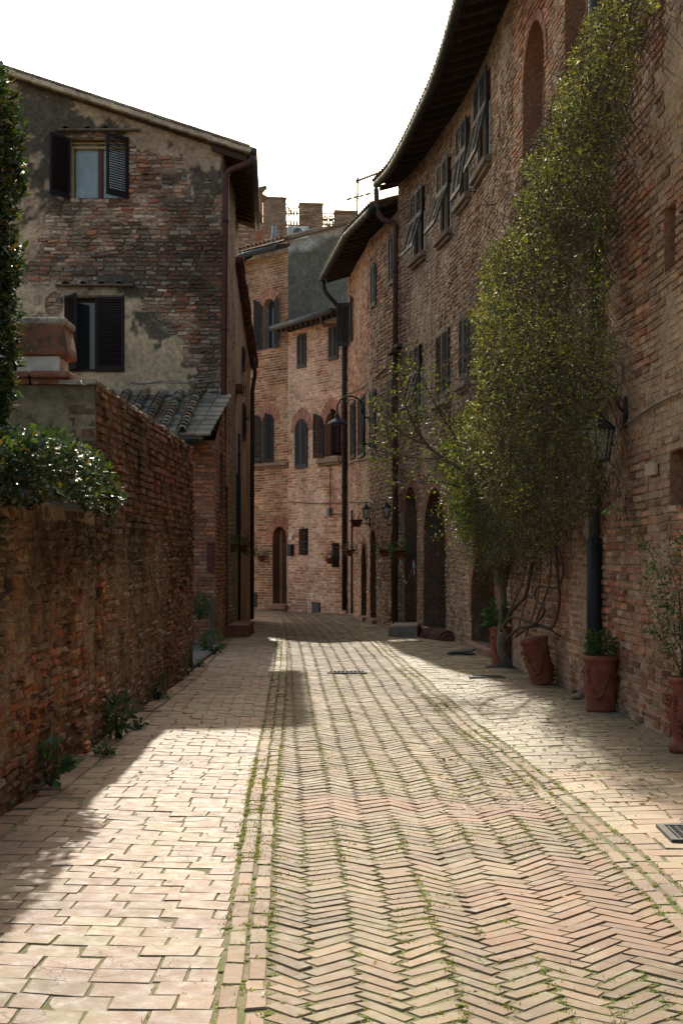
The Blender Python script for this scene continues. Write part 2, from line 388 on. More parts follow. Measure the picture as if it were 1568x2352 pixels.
# shutter leaf: O top hinge corner, A across, B down, Nn out
def leaf(mb,O,A,B,Nn,w,h,col,arch=0,st=.05,pitch=.045,th=.035,slat_w=.05,bottom=.1):
    fr=(O,A,B,Nn)
    # frame coords: x along A, y along B(down), z out
    top=lambda a: 0 if not arch else (arch-math.sqrt(max(0,arch**2-(arch-a)**2)))
    t0,t1=top(0.0 if not arch else .0),top(w)
    if arch:
        K=8
        for k in range(K):
            a0,a1=w*k/K,w*(k+1)/K; 
            v=[O+A*a+B*(top(a)+e)+Nn*z for z in(0,th) for a,e in((a0,0),(a1,0),(a1,st*1.1),(a0,st*1.1))]
            mb.add(v,[(0,3,2,1),(4,5,6,7),(0,1,5,4),(2,3,7,6),(0,4,7,3),(1,2,6,5)],col)
        mb.box(fr,0,st,top(st*.3),h,0,th,col)
    else:
        mb.box(fr,0,w,0,st,0,th,col); mb.box(fr,0,st,st,h,0,th,col)
    mb.box(fr,w-st,w,top(w)+st if not arch else top(w-st),h,0,th,col)
    mb.box(fr,st,w-st,h-bottom,h,0,th,col)
    y=st+.02
    while y<h-bottom-.01:
        a0=st
        if arch and y<arch:
            # first a with top(a)+st < y
            a0=next((a for a in np.linspace(st,w-st,14) if top(a)+st*.6<y),None)
        if a0 is not None and w-st-a0>.02:
            v=[]
            for a in(a0,w-st):
                for (dy,dz) in((0,.004),(slat_w*.55,th+.004),(slat_w*.55+.009,th+.004),(.009,.004)):
                    v.append(O+A*a+B*(y+dy-.012)+Nn*dz)
            mb.add(v,[(0,1,2,3),(7,6,5,4),(0,4,5,1),(1,5,6,2),(2,6,7,3),(3,7,4,0)],tuple(np.array(col)*1.15))
        y+=pitch
DARKV=(.012,.012,.014)
def window(house,path,op,state='closed',col=SLATE,bmb=None,ringw=.18,ringc=(.36,.185,.125),frame=(.09,.04,.025),sill=None,depth=.2,glass=True,angL=172,angR=172,flap=28,label=None,pitch=.045,rv=(.27,.19,.13),curtain=False,sillc=(.22,.16,.12)):
    w=op.s1-op.s0; h=op.z1-op.z0
    if bmb is not None and op.arch and ringw: ring(bmb,path,op,ringw,col=ringc)
    m=MB(); reveal(m,path,op,depth,rv)
    fr=path.fr(op.c,op.z0,-depth); r=op.r
    fw=.06
    m.box(fr,-r,-r+fw,0,.05,0,op.sp-op.z0,frame); m.box(fr,r-fw,r,0,.05,0,op.sp-op.z0,frame)
    m.box(fr,-r+fw,r-fw,0,.05,0,fw,frame); m.box(fr,-fw*.6,fw*.6,0,.055,fw,op.sp-op.z0,frame)
    if not op.arch: m.box(fr,-r+fw,r-fw,0,.05,h-fw,h,frame)
    win=m.build('window',M_door,house,label=label)
    g=MB(); panel(g,path,op,depth-.012,(.02,.02,.02)); g.build('pane',M_glass,win)
    if curtain:
        g=MB()
        for sx in(-1,1):
            pts=[];K=14
            for k in range(K+1):
                x=(fw+.0)+(r-2*fw)*k/K; 
                for z in(fw+.01,h-fw-.01): pts.append(fr[0]+fr[1]*(sx*x)+fr[2]*(.022+.006*math.sin(k*1.7))+fr[3]*z)
            g.add(pts,[(2*k,2*k+1,2*k+3,2*k+2) for k in range(K)],(.36,.44,.47))
        g.build('curtain',M_cloth,win)
    O,X,Y,Z=path.fr(op.c,op.z1,.02); lw=w/2-.004; ar=op.r if op.arch else 0
    for side,ang in ((-1,angL),(1,angR)):
        if state=='none': break
        if (state=='leftonly' and side==1): continue
        sm=MB(); hp=O+X*(side*w/2)
        if state=='closed': a=0
        else: a=math.radians(ang)
        A=-side*X*math.cos(a)+Y*math.sin(a); Nn=Y*math.cos(a)+side*X*math.sin(a)
        if abs(ang-180)<40 and state!='closed': hp=hp+Y*.04
        if state=='flap':
            hh=h*.42; A=-side*X
            leaf(sm,hp,A,-Z,Y,lw,hh,col,pitch=pitch,bottom=.05)
            p=math.radians(flap); B=-Z*math.cos(p)+Y*math.sin(p); N2=Y*math.cos(p)+Z*math.sin(p)
            leaf(sm,hp-Z*hh,A,B,N2,lw,h-hh,col,pitch=pitch)
        else: leaf(sm,hp,A,-Z,Nn,lw,h,col,arch=ar,pitch=pitch)
        sm.build('shutter',M_wood,win)
    if state=='flap':
        sm=MB(); fr2=path.fr(op.c,op.z0,.0)
        for x0,x1 in((-r,-r+.045),(r-.045,r),(-.02,.02)): sm.box(fr2,x0,x1,-.02,.03,0,h*.6,(.55,.56,.57))
        sm.box(fr2,-r,r,-.02,.034,-.05,0,(.55,.56,.57)); sm.build('frame',M_wood,win)
    if sill:
        sm=MB(); fr2=path.fr(op.c,op.z0,0); sm.bevbox(fr2,-r-.14,r+.14,-.02,sill,-.16,-.055,.012,sillc); sm.bevbox(fr2,-r-.09,r+.09,-.02,sill*.6,-.22,-.163,.01,sillc); sm.build('sill',M_stone,win)
    return win
def door(house,path,op,bmb=None,ringw=.24,ringc=(.30,.14,.09),depth=.35,col=(.045,.022,.016),rv=(.13,.075,.05),step=True,label=None):
    if bmb is not None and op.arch: ring(bmb,path,op,ringw,col=ringc)
    m=MB(); fr=path.fr(op.c,op.z0,-depth); r=op.r; hz=op.z1-op.z0
    panel(m,path,op,depth-.001,tuple(np.array(col)*.8))
    n=max(3,int(2*r/.14))
    for k in range(n):
        x0=-r+2*r*k/n; x1=-r+2*r*(k+1)/n; xm=(x0+x1)/2
        top=hz if not op.arch else op.sp-op.z0+math.sqrt(max(.0001,r*r-max(abs(x0),abs(x1))**2))
        m.box(fr,x0+.004,x1-.004,.004,.035,.0,top-.01,tuple(np.array(col)*random.uniform(.8,1.25)))
    d=m.build('door',M_door,house,label=label)
    h=MB(); h.box(fr,r*.6,r*.6+.02,.035,.08,1.0,1.12,(.2,.17,.1)); h.build('handle',M_metal,d)
    m=MB(); reveal(m,path,op,depth,rv); m.build('door_frame',M_wall,d)
    if step:
        m=MB(); fr0=path.fr(op.c,0,0); m.bevbox(fr0,-r-.06,r+.06,-depth,.12,-.05,max(.06,op.z0)-.003,.012,(.24,.13,.09),.004); m.build('step',M_stone,d)
    return d
def gutter(parent,pts,r=.075,col=GREENM,closed=True):
    m=MB(); m.tube(pts,r,col,10)
    pts=[np.asarray(p) for p in pts]
    for a,b in zip(pts[:-1],pts[1:]):
        L=np.linalg.norm(b-a); d=(b-a)/L; k=0
        while k*1.1<L: m.tube([a+d*(k*1.1),a+d*(k*1.1+.03)],r*1.06,tuple(np.array(col)*.8),10); k+=1
    return m.build('gutter',M_metal,parent,smooth=True)
def pipe(parent,pts,r=.055,col=RUST,name='drainpipe',label=None,clips=2.0):
    m=MB(); m.tube(pts,r,col,10)
    pts=[np.asarray(p) for p in pts]
    for a,b in zip(pts[:-1],pts[1:]):
        if abs((b-a)[2])>1.5:
            L=np.linalg.norm(b-a); d=(b-a)/L; k=.4
            while k<L: m.tube([a+d*k,a+d*(k+.06)],r*1.2,tuple(np.array(col)*.7),10); k+=clips
    return m.build(name,M_metal,parent,smooth=True,label=label)
def bend(pts,k=5,r=.15):   # round the corners of a polyline
    pts=[np.asarray(p,float) for p in pts]; o=[pts[0]]
    for i in range(1,len(pts)-1):
        a,b,c=pts[i-1],pts[i],pts[i+1]; la=min(r,np.linalg.norm(a-b)*.45); lc=min(r,np.linalg.norm(c-b)*.45)
        p0=b+nz(a-b)*la; p1=b+nz(c-b)*lc
        for j in range(k+1):
            t=j/k; o.append((1-t)**2*p0+2*t*(1-t)*b+t*t*p1)
    o.append(pts[-1]); return o
def coppo(mb,O,D,X,Nn,w=.17,l=.45,col=(.3,.17,.11),r0=None,lift=.0,n=5,t=.014):
    # half-round tile: O lower? start upper end centre, D down-slope, X across, Nn up
    v=[]
    for (d,s) in((0,.86),(l,1.0)):
        for rr in(w/2*s,w/2*s-t):
            for k in range(n+1):
                a=PI*k/n; v.append(O+D*d+X*(rr*math.cos(a))+Nn*(rr*math.sin(a)*.8+lift))
    m=n+1; f=[]
    for k in range(n):
        f.append((k,k+1,2*m+k+1,2*m+k)); f.append((m+k+1,m+k,3*m+k,3*m+k+1))
        f.append((2*m+k,2*m+k+1,3*m+k+1,3*m+k)); f.append((k+1,k,m+k,m+k+1))
    mb.add(v,f,col)
def tilerow(mb,O,D,X,Nn,length,cols,pal=None,l=.4,pitch=.21,tw=.17):
    # slab + flat tegole + coppi
    pal=pal or [(.30,.20,.14),(.24,.17,.13),(.33,.24,.18),(.20,.16,.13),(.36,.17,.09)]
    n=int(length/(l*.85))
    for c in range(cols):
        for k in range(n):
            col=np.array(random.choice(pal))*random.uniform(.75,1.15)
            o=O+X*(c*pitch+random.uniform(-.008,.008))+D*(k*l*.85+random.uniform(-.01,.01))+Nn*(.045+.004*(n-k)*0)
            DD=nz(D+Nn*.10+X*random.uniform(-.02,.02))
            coppo(mb,o+Nn*.03,DD,X,Nn,tw,l,col)
            col=np.array(random.choice(pal))*random.uniform(.7,1.0)
            fr=(O+X*(c*pitch+pitch*.5)+D*(k*l*.85),nz(D-Nn*.03),X,Nn)
            mb.box(fr,0,l,-pitch*.36,pitch*.36,.012,.032,col)
SUN=nz(V3(-.143,1.467,1.0))
# ================================================================ GROUND
KLy=[3,5.06,9.87,13.95,21.8,29.6,36,46]; KLx=[-.27,-.335,-.515,-.63,-.88,-1.18,-1.5,-2.1]
KRy=[3,6.86,8.75,10.46,14.2,19.6,27.2,34,46]; KRx=[1.53,1.485,1.43,1.36,1.14,.90,.56,.05,-1.2]
LWy=[3,20.2,27.5,36.2,46]; LWx=[-2.05,-2.03,-2.2,-2.2,-4.5]
RWp=[(.17,40),(.68,34.6),(1.22,31.8),(1.6,30),(2.18,25.2),(2.43,20.5),(2.61,18.1),(2.70,16),(2.77,14.4),(2.82,13.2),(2.9,10),(3.0,3)]
RWy=[p[1] for p in RWp][::-1]; RWx=[p[0] for p in RWp][::-1]
kl=lambda y:np.interp(y,KLy,KLx); kr=lambda y:np.interp(y,KRy,KRx)
def gz(x,y):
    x=np.asarray(x,float); y=np.asarray(y,float)
    r=(fbm(x*1.1+7,y*.8,21,3)-.5)*.075+(fbm(x*3,y*3,22,2)-.5)*.007
    c=(x-(kl(y)+kr(y))/2); return r-.02+.03*np.clip(np.abs(c)-.9,-.9,1)/1.0-.045*np.clip((y-30)/10,0,1)
def bed():
    xs=np.arange(-3.2,3.3,.06); ys=np.concatenate([np.arange(2.6,22,.07),np.arange(22,47,.15)])
    Xg,Yg=np.meshgrid(xs,ys,indexing='ij'); z=gz(Xg,Yg)-.0075+(fbm(Xg*9,Yg*9,24,2)-.5)*.0018
    v=np.stack([Xg,Yg,z],-1).reshape(-1,3); ny=len(ys); nx=len(xs)
    i,j=np.meshgrid(np.arange(nx-1),np.arange(ny-1),indexing='ij'); a=(i*ny+j).ravel()
    f=np.stack([a,a+ny,a+ny+1,a+1],1); m=MB(); m.addq(v,f,np.tile((.19,.16,.10),(len(v),1))); o=m.build('pavement_bed',M_bed,smooth=True); struct(o)
bed()
m=MB(); m.add([(-400,-60,-.16),(400,-60,-.16),(400,600,-.16),(-400,600,-.16)],[(0,1,2,3)],(.16,.13,.09)); struct(m.build('ground',M_soil))
PB=[]  # brick edge records for tufts: (x,y,weight)
def paver(mb,cx,cy,ang,L,W,col,h=.012,jit=.003,tilt=.012,b=.007,rec=None):
    ca,sa=math.cos(ang),math.sin(ang); tz=random.gauss(0,tilt); tx=random.gauss(0,tilt); dz=random.gauss(0,.0012)
    z0=float(gz(cx,cy)); 
    # slope of the ground sampled at the ends so bricks follow it
    pts=[]
    ex=[(gz(cx+ca*L/2*s,cy+sa*L/2*s)) for s in(-1,1)]
    sl=(float(ex[1])-float(ex[0]))/L
    ey=[(gz(cx-sa*W/2*s,cy+ca*W/2*s)) for s in(-1,1)]; sw=(float(ey[1])-float(ey[0]))/W
    cs=[(-L/2,-W/2),(L/2,-W/2),(L/2,W/2),(-L/2,W/2)]; jj=[(random.gauss(0,jit),random.gauss(0,jit)) for _ in cs]
    for (ins,zz) in((0,-.04),(0,h*.35),(b,h)):
        for (px,py),(jx,jy) in zip(cs,jj):
            x=px-math.copysign(ins,px)+jx; y=py-math.copysign(ins,py)+jy
            pts.append((cx+ca*x-sa*y,cy+sa*x+ca*y,z0+sl*x+sw*y+zz-.012+dz+tz*x+tx*y))
    f=[(8,9,10,11)]+[(k*4+i,k*4+(i+1)%4,(k+1)*4+(i+1)%4,(k+1)*4+i) for k in(0,1) for i in range(4)]
    c=np.array(col)*np.array((.51,.48,.405)); cc=np.concatenate([np.tile(c*.55,(4,1)),np.tile(c*.8,(4,1)),np.tile(c,(4,1))]); mb.add(pts,f,cc)
    if rec is not None and cy<30:
        s=random.choice((-1,1)); t=random.uniform(-.5,.5)
        for _ in range(2 if cy<14 else 1):
            s=random.choice((-1,1)); t=random.uniform(-.5,.5)
            rec.append((cx+ca*L*t-sa*(W/2+.006)*s,cy+sa*L*t+ca*(W/2+.006)*s))
        rec.append((cx+ca*(L/2+.012),cy+sa*(L/2+.012)))
def newpatch(x,y):   # relaid patches: tighter joints, pinker bricks
    e=fbm(x*2,y*2,44,2)-.5
    if 9.15+e*.3-.12*x<y<9.95+e*.3-.1*x and x>-.3: return True
    return (5.65+.55*(1.3-x)<y<8.0+.15*(1.0-x)+e*.3) and x>.45+.12*(8-y)+e*.2 and y>5.5
# road
rb=MB(); HL,HW=.262,.083; t1=HW; recR=[]
ax=-.034; c45=math.cos(PI/4)
def place_h(px,py,ang):
    # pattern coords -> world : rotate 45 then street axis
    a=px; b=py
    dx=(a-b)*c45; dy=(a+b)*c45
    th=-math.atan(ax); 
    cy=3.2+dy; cx=.55+ax*(cy-5)*1.0+dx
    if cy>44 or cy<3.0: return
    # bend with the road centre
    cx=dx+(float(kl(cy))+float(kr(cy)))/2+.07
    A=ang+PI/4-ax*-1*0
    lo=float(kl(cy))+.085; hi=float(kr(cy))-.055
    L=HL; ca=math.cos(A); 
    xa,xb=cx-ca*L/2,cx+ca*L/2; 
    mn,mxx=min(xa,xb),max(xa,xb)
    if mxx<lo or mn>hi: return
    t0,t1_=0,1
    if mn<lo: t0=(lo-mn)/(mxx-mn)
    if mxx>hi: t1_=1-(mxx-hi)/(mxx-mn)
    if t1_-t0<.25: return
    nl=L*(t1_-t0); off=((t0+t1_)/2-.5)*L*(1 if xb>xa else -1)
    cx+=ca*off; cy+=math.sin(A)*off
    nw=newpatch(cx,cy)
    base=random.choice([(.38,.285,.20),(.35,.26,.175),(.40,.30,.21),(.32,.245,.17),(.36,.255,.17),(.30,.23,.16)])
    if nw: base=random.choice([(.40,.255,.18),(.38,.235,.165),(.42,.28,.20),(.36,.24,.17)])
    col=np.array(base)*random.uniform(.85,1.15)
    if nw: paver(rb,cx,cy,A+random.gauss(0,.012),nl-.007,HW-.010,col,h=.010,jit=.002,tilt=.008,b=.003)
    else: paver(rb,cx,cy,A+random.gauss(0,.035),nl-.022+random.uniform(-.007,.004),HW-.011+random.uniform(-.003,.002),col,h=.0092,jit=.004,tilt=.006,b=.005,rec=recR)
K=int(46/(HW*1.414))+10
for n in range(-9,10):
    for k in range(-40,K+40):
        ox,oy=k*HW+n*HL,k*HW-n*HL
        place_h(ox+HL/2,oy+HW/2,0); place_h(ox+HW/2,oy+HW+HL/2,PI/2)
struct(rb.build('road',M_herr))
# kerb courses (two rows of bricks laid lengthwise each side)
kb=MB(); recK=[]
for (fx,sgn,offs) in((kl,1,(-.055,.035)),(kr,1,(-.005,.095))):
    for o in offs:
        y=3.2+random.random()*.2
        while y<44:
            l=random.choice((.26,.26,.24,.13)); yc=y+l/2; x=float(fx(yc))+o+.0
            an=math.atan2(l,float(fx(yc+l/2)-fx(yc-l/2)))
            col=np.array(random.choice([(.42,.30,.22),(.38,.26,.18),(.36,.27,.20),(.44,.33,.25)]))*random.uniform(.85,1.12)
            paver(kb,x+random.gauss(0,.003),yc,an,l-.014,.076,col,h=.0092,jit=.0035,tilt=.012,b=.006,rec=recK); y+=l
struct(kb.build('kerb',M_herr))
# left pavement
lp=MB(); recL=[]
y=3.0; k=0
while y<44:
    W=.152*random.uniform(.985,1.015); yc=y+W/2
    x0=float(np.interp(yc,LWy,LWx))+.17; x1=float(kl(yc))-.11
    x=x1+ (0 if k%2 else -.0); first=True
    q=x1
    while q>x0:
        l=.232*random.uniform(.97,1.03)
        if random.random()<.08: l*=.55
        if first and k%2: l*=.5*random.uniform(.8,1.2)
        first=False
        a=max(q-l,x0); 
        if q-a>.06:
            col=np.array(random.choice([(.42,.29,.23),(.39,.27,.21),(.44,.32,.26),(.36,.26,.19),(.41,.31,.235)]))*random.uniform(.8,1.12)
            yy=yc-.034*((a+q)/2-x1)*-1
            paver(lp,(a+q)/2,yy,.034*-1+random.gauss(0,.006),q-a-.008*random.uniform(.5,1.4),W-.0035,col,h=.0086,jit=.0022,tilt=.003,b=.0025,rec=recL)
        q=a-.0001
        if a<=x0: break
    y+=W; k+=1
# strip along the wall
y=3.0
while y<27:
    l=.28; x=float(np.interp(y+l/2,LWy,LWx))+.08
    paver(lp,x,y+l/2,PI/2+random.gauss(0,.01),l-.01,.155,np.array((.30,.17,.12))*random.uniform(.7,1.2),h=.012,tilt=.02,rec=recL); y+=l
o=lp.build('pavement',M_pave); struct(o)
# right pavement
rp=MB(); recP=[]
y=3.0; k=0
while y<40:
    W=.152 if y<24 else .17; yc=y+W/2
    x0=float(kr(yc))+.155; x1=float(np.interp(yc,RWy,RWx))+.02
    q=x0; first=True
    while q<x1:
        l=.29*random.uniform(.9,1.05)
        if first and k%2: l*=.5
        if yc<10.5 and random.random()<.25: l*=.55
        first=False
        b=min(q+l,x1)
        if b-q>.05:
            pal=[(.46,.32,.20),(.48,.35,.22),(.45,.29,.18),(.49,.38,.26)] if yc<11 else [(.38,.31,.20),(.35,.27,.18),(.40,.33,.22),(.34,.27,.19)]
            col=np.array(random.choice(pal))*random.uniform(.86,1.12)
            tl=.006 if yc<20 else .02
            paver(rp,(q+b)/2,yc+.03*((q+b)/2-x0)*-1,-.03+random.gauss(0,.006),b-q-.010,W-.006,col,h=.0092,jit=.002,tilt=tl,b=.003,rec=recP if yc>17 or random.random()<.12 else None)
        q=b
    y+=W; k+=1
o=rp.build('pavement',M_pave); struct(o)
# ================================================================ house helpers
def core(mb,pl,z0,z1,c=(.2,.15,.1)):
    n=len(pl); v=[(x,y,z) for z in(z0,z1) for x,y in pl]
    f=[tuple(range(n,2*n)),tuple(range(n-1,-1,-1))]+[(i,(i+1)%n,n+(i+1)%n,n+i) for i in range(n)]; mb.add(v,f,c)
def offs(path,d,s0=0,s1=None):
    s1=path.L if s1 is None else s1; return [tuple(path.xy(q)+path.n(q)*d) for q in np.linspace(s0,s1,14)]
def slab(mb,q,th,col):   # q: 4 corner points of the top face
    q=[np.asarray(p,float) for p in q]; b=[p-V3(0,0,th) for p in q]
    mb.add(q+b,[(0,1,2,3),(7,6,5,4),(0,4,5,1),(1,5,6,2),(2,6,7,3),(3,7,4,0)],col)
# ================================================================ LEFT GARDEN WALL
gw=thing('garden_wall','high weathered brick and rubble garden wall along the left pavement','wall',(-2.2,11,0))
lwn=Path([(-2.06,2.5),(-2.05,12.36)]); lwf=Path([(-2.05,12.36),(-2.03,20.2)])
mort=(.30,.215,.135)
def gwst(c,z):
    moss=np.clip((z-1.15)*2.2,0,1)*np.clip((fbm(c*1.3,z*.5,66)-.38)*5,0,1)*np.where(z<1.95,1,.55)
    low=np.clip((.45-z)/.45,0,1)*np.clip((fbm(c*2,z,68)-.35)*4,0,1)
    st=np.clip((fbm(c*4,z*.9,69)-.52)*4,0,1)*.55
    return np.clip(moss*.8+low*.7+st,0,.88)[:,None]
def gwfn(c,z,col,pr,rg):
    k=gwst(c,z); return (col*(1-k)+np.array((.055,.05,.026))*k)*.85,pr*rg.uniform(.3,1.3,len(c))
def gwc(c,z):
    k=gwst(c,z); n=fbm(c*3,z*1.2,70)[:,None]; n2=fbm(c*11,z*5,71)[:,None]; return (np.array((.25,.155,.085))*(.35+.7*n+.6*n2))*(1-k)+np.array((.05,.045,.025))*k
m=MB(); bc=lambda q,z:np.array(mort)[None,:]*(.55+.8*fbm(q*2.3,z*2.3,8)[:,None])
backing(m,lwn,-.1,lambda s:1.93,[],mort,cell=.15,colfn=bc)
bricks(m,lwn,-.05,lambda s:1.9,[],'garden',mort,L=.2,ph=.062,gap=.012,proud=.030,jit=.010,smear=.5,seed=11,rubble=.8,fn=gwfn)
backing(m,lwf,-.1,lambda s:3.0,[],mort,cell=.15,colfn=bc)
bricks(m,lwf,-.05,lambda s:1.75,[],'garden',mort,L=.2,ph=.06,gap=.012,proud=.028,jit=.010,smear=.5,seed=12,rubble=.8,fn=gwfn)
bricks(m,lwf,1.75,lambda s:3.0,[],'red',(.26,.20,.13),L=.27,ph=.073,gap=.017,proud=.03,jit=.007,smear=.12,seed=13,fn=gwfn)
coat(m,lwn,-.08,1.93,[],gwc,base=-.001,cs=.03); coat(m,lwf,-.08,1.78,[],gwc,base=.001,cs=.035,seed=94); coat(m,lwf,1.75,2.98,[],gwc,base=-.012,cs=.04,seed=97)
core(m,[(-2.08,2.5),(-2.08,12.4),(-2.45,12.4),(-2.45,2.5)],-.1,1.9); core(m,[(-2.08,12.4),(-2.06,20.15),(-2.5,20.15),(-2.5,12.4)],-.1,2.97)
core(m,[(-6,12.42),(-2.5,12.42),(-2.5,12.8),(-6,12.8)],-.1,3.0)
m.build('wall',M_wall,gw)
pe=Path([(-6,12.36),(-2.05,12.36)]); m=MB()
def pecol(q,z):
    n=fbm(q*1.5,z*2,71)[:,None]; d=np.clip((fbm(q*2.2,z*3,72)-.45)*5+np.clip((z-2.8)*4,0,1)*.6,0,1)[:,None]
    return (np.array((.25,.205,.135))*(.6+.8*n))*(1-.6*d)+np.array((.05,.048,.035))*.6*d
backing(m,pe,-.1,lambda s:3.0,[],(.3,.25,.16),cell=.06,colfn=pecol,o=.012)
m.build('plaster_end',M_dark,gw)
m=MB()
bricks(m,pe,2.15,lambda s:3.0,[],'red',mort,s0=3.72,proud=.02,smear=.55,seed=19,ph=.1,L=.3,fn=lambda c,z,col,pr,rg:(col*.45,pr))
m.build('corner_bricks',M_wall,gw)
m=MB(); frg=(V3(0,0,0),V3(1,0,0),V3(0,1,0),V3(0,0,1))
x=-4.3
while x<-2.35:
    l=random.uniform(.28,.4); m.bevbox(frg,x,x+l-.012,12.28,12.86,3.06,3.10+random.uniform(0,.012),.008,np.array((.26,.115,.07))*random.uniform(.5,1),.006); m.bevbox(frg,x,x+l-.02,12.32,12.8,3.0,3.057,.008,np.array((.30,.12,.07))*random.uniform(.5,1),.004); x+=l
x=-2.35
for l in(.2,.13): m.bevbox(frg,x,x+l-.01,12.3,12.8,3.0,3.04,.008,(.22,.20,.16),.008); x+=l
y=12.8
while y<20.1:
    l=random.uniform(.25,.32)
    m.bevbox(frg,-2.46,-2.03+random.uniform(-.01,.02),y,y+l-.015,2.985,3.04+random.uniform(-.01,.02),.012,np.array((.22,.13,.085))*random.uniform(.5,1.2),.008); y+=l
m.build('coping',M_tile,gw)
# pillar
gp=thing('gate_pillar','short white pillar with a mossy terracotta cap standing on the garden wall','pillar',(-2.53,12.65,3.1))
m=MB(); m.bevbox(frg,-2.71,-2.36,12.42,12.82,3.1,3.26,.01,(.50,.47,.40),.003); m.build('shaft',M_plas,gp)
def sqloft(mb,cx,cy,prof,col,ax_=1.0):
    v=[]
    for r,z in prof:
        for sx,sy in((-1,-1),(1,-1),(1,1),(-1,1)): v.append((cx+sx*r*ax_,cy+sy*r,z))
    f=[(3,2,1,0)]+[(k*4+i,k*4+(i+1)%4,(k+1)*4+(i+1)%4,(k+1)*4+i) for k in range(len(prof)-1) for i in range(4)]+[tuple(len(prof)*4-4+i for i in range(4))]
    cc=[col(z) for r,z in prof for _ in range(4)]; mb.add(v,f,np.array(cc))
m=MB(); sqloft(m,-2.53,12.62,[(r_,3.24+(z_-3.34)*.93) for r_,z_ in [(.16,3.34),(.205,3.352),(.232,3.365),(.236,3.39),(.232,3.44),(.222,3.51),(.210,3.58),(.204,3.625),(.206,3.64),(.222,3.645),(.226,3.668),(.224,3.69),(.21,3.70)]],lambda z:(.20,.085,.048) if z<3.515 else (.30,.27,.21)); m.build('cap',mat_attr('stained_terracotta',.9,.3,8,.5,40,.15,speck=[(4,.47,.58,(.05,.04,.03),.85),(40,.62,.7,(.45,.43,.36),.5)]),gp)
# ================================================================ LEFT HOUSE
lh=thing('old_house','old house with patchy plaster gable, weathered brick and two shuttered windows','house',(-5,28,0))
gp_=Path([(-9.5,27.5),(-2.2,27.5)]); gx=lambda u:(u-UC)/F*27.5+9.5; gzv=lambda v:ZV(v,27.5)
gtop=lambda s: 9.105+.327*max(0,(-2.2-(s-9.5)))
wU=Op(gx(163),gx(294),gzv(458),gzv(318)); wL=Op(gx(153),gx(286),gzv(853),gzv(683))
def UVg(s,z): return (s-9.5)/27.5*F+UC, VH-(z-CH)/27.5*F
BL=[(60,200,60,30,.6),(320,300,60,16,.5),(120,250,60,50,.9),(210,292,90,26,.9),(90,370,60,110,.9),(60,250,40,40,.4),(385,408,70,22,.9),(478,425,34,34,.9),(430,490,70,50,.55),(330,570,170,50,.6),(250,625,150,26,1.0),(480,700,42,240,1.05),(350,742,34,30,1.1),(368,772,32,10,1.1),(400,620,110,70,.75),(80,590,70,50,.5),(130,690,50,25,.5),(360,795,14,8,.9),(150,470,60,40,.6),(290,520,80,20,.5),(420,840,30,8,.6),(300,650,60,25,.8)]
def stain(u,v):
    s=0
    for (a,b,ra,rb2,w) in BL: s=s+w*np.exp(-(((u-a)/ra)**2+((v-b)/rb2)**2))
    n=fbm(u/28,v/28,31); n2=fbm(u/9,v/9,32,3)
    return np.clip((s*1.35+(n-.5)*2.2+(n2-.5)*1.7-.48)*2.2,0,1)
def lhmask(u,v):
    vb=np.interp(u,[-400,0,60,110,130,165,175,300,330,420,440,515],[700,700,650,520,495,440,320,330,345,352,445,455])
    f1=(vb-v)/38
    ub=np.interp(v,[640,680,720,760,800,830,920],[305,335,352,388,424,447,447])
    f2=np.minimum((v-640)/24,(ub-u)/24)
    f3=1.2-(((u-425)/22)**2+((v-705)/34)**2)
    f4=-1.2+2.1*np.exp(-(((u-125)/30)**2+((v-700)/40)**2))
    n=fbm(u/34,v/34,33)-.5; n2=fbm(u/10,v/10,34,3)-.5
    return np.maximum(f1,np.maximum(np.where(f4>.2,-1,f2),-9))+n*2.6+n2*1.0
def lhfn(c,z,col,pr,rg):
    u,v=UVg(c,z); d=(stain(u,v)*rg.uniform(.55,1,len(c)))[:,None]
    pale=(rg.random(len(c))<np.where((u>300)&(v>560),.16,.1))[:,None]
    col=np.where(pale,np.array((.40,.31,.235))*rg.uniform(.7,1.1,(len(c),1)),col)
    return np.minimum(col*1.25,.6)*(1-.8*d)+np.array((.055,.05,.042))*.8*d, pr*rg.uniform(.5,1.6,len(c))
m=MB()
def lhb(q,z):
    u,v=UVg(q,z); d=stain(u,v)[:,None]; k=fbm(q*3,z*3,36)[:,None]
    return (np.array((.33,.235,.165))*(.65+.6*k))*(1-.8*d)+np.array((.05,.045,.038))*.8*d
backing(m,gp_,-.1,gtop,[wU,wL],(.3,.2,.13),cell=.12,colfn=lhb)
bricks(m,gp_,3.2,lambda s:gtop(s)-.02,[wU,wL],'lh',(.40,.31,.23),L=.225,ph=.074,gap=.019,proud=.026,jit=.012,smear=.32,seed=3,rubble=.4,fn=lhfn,skip=lambda c,z: lhmask(*[np.array([t]) for t in UVg(c,z)])[0]>.25)
core(m,[(-9.5,28.0),(-2.7,28.0),(-2.85,33.4),(-9.5,33.4)],-.1,9.1)
m.build('wall',M_wall,lh)
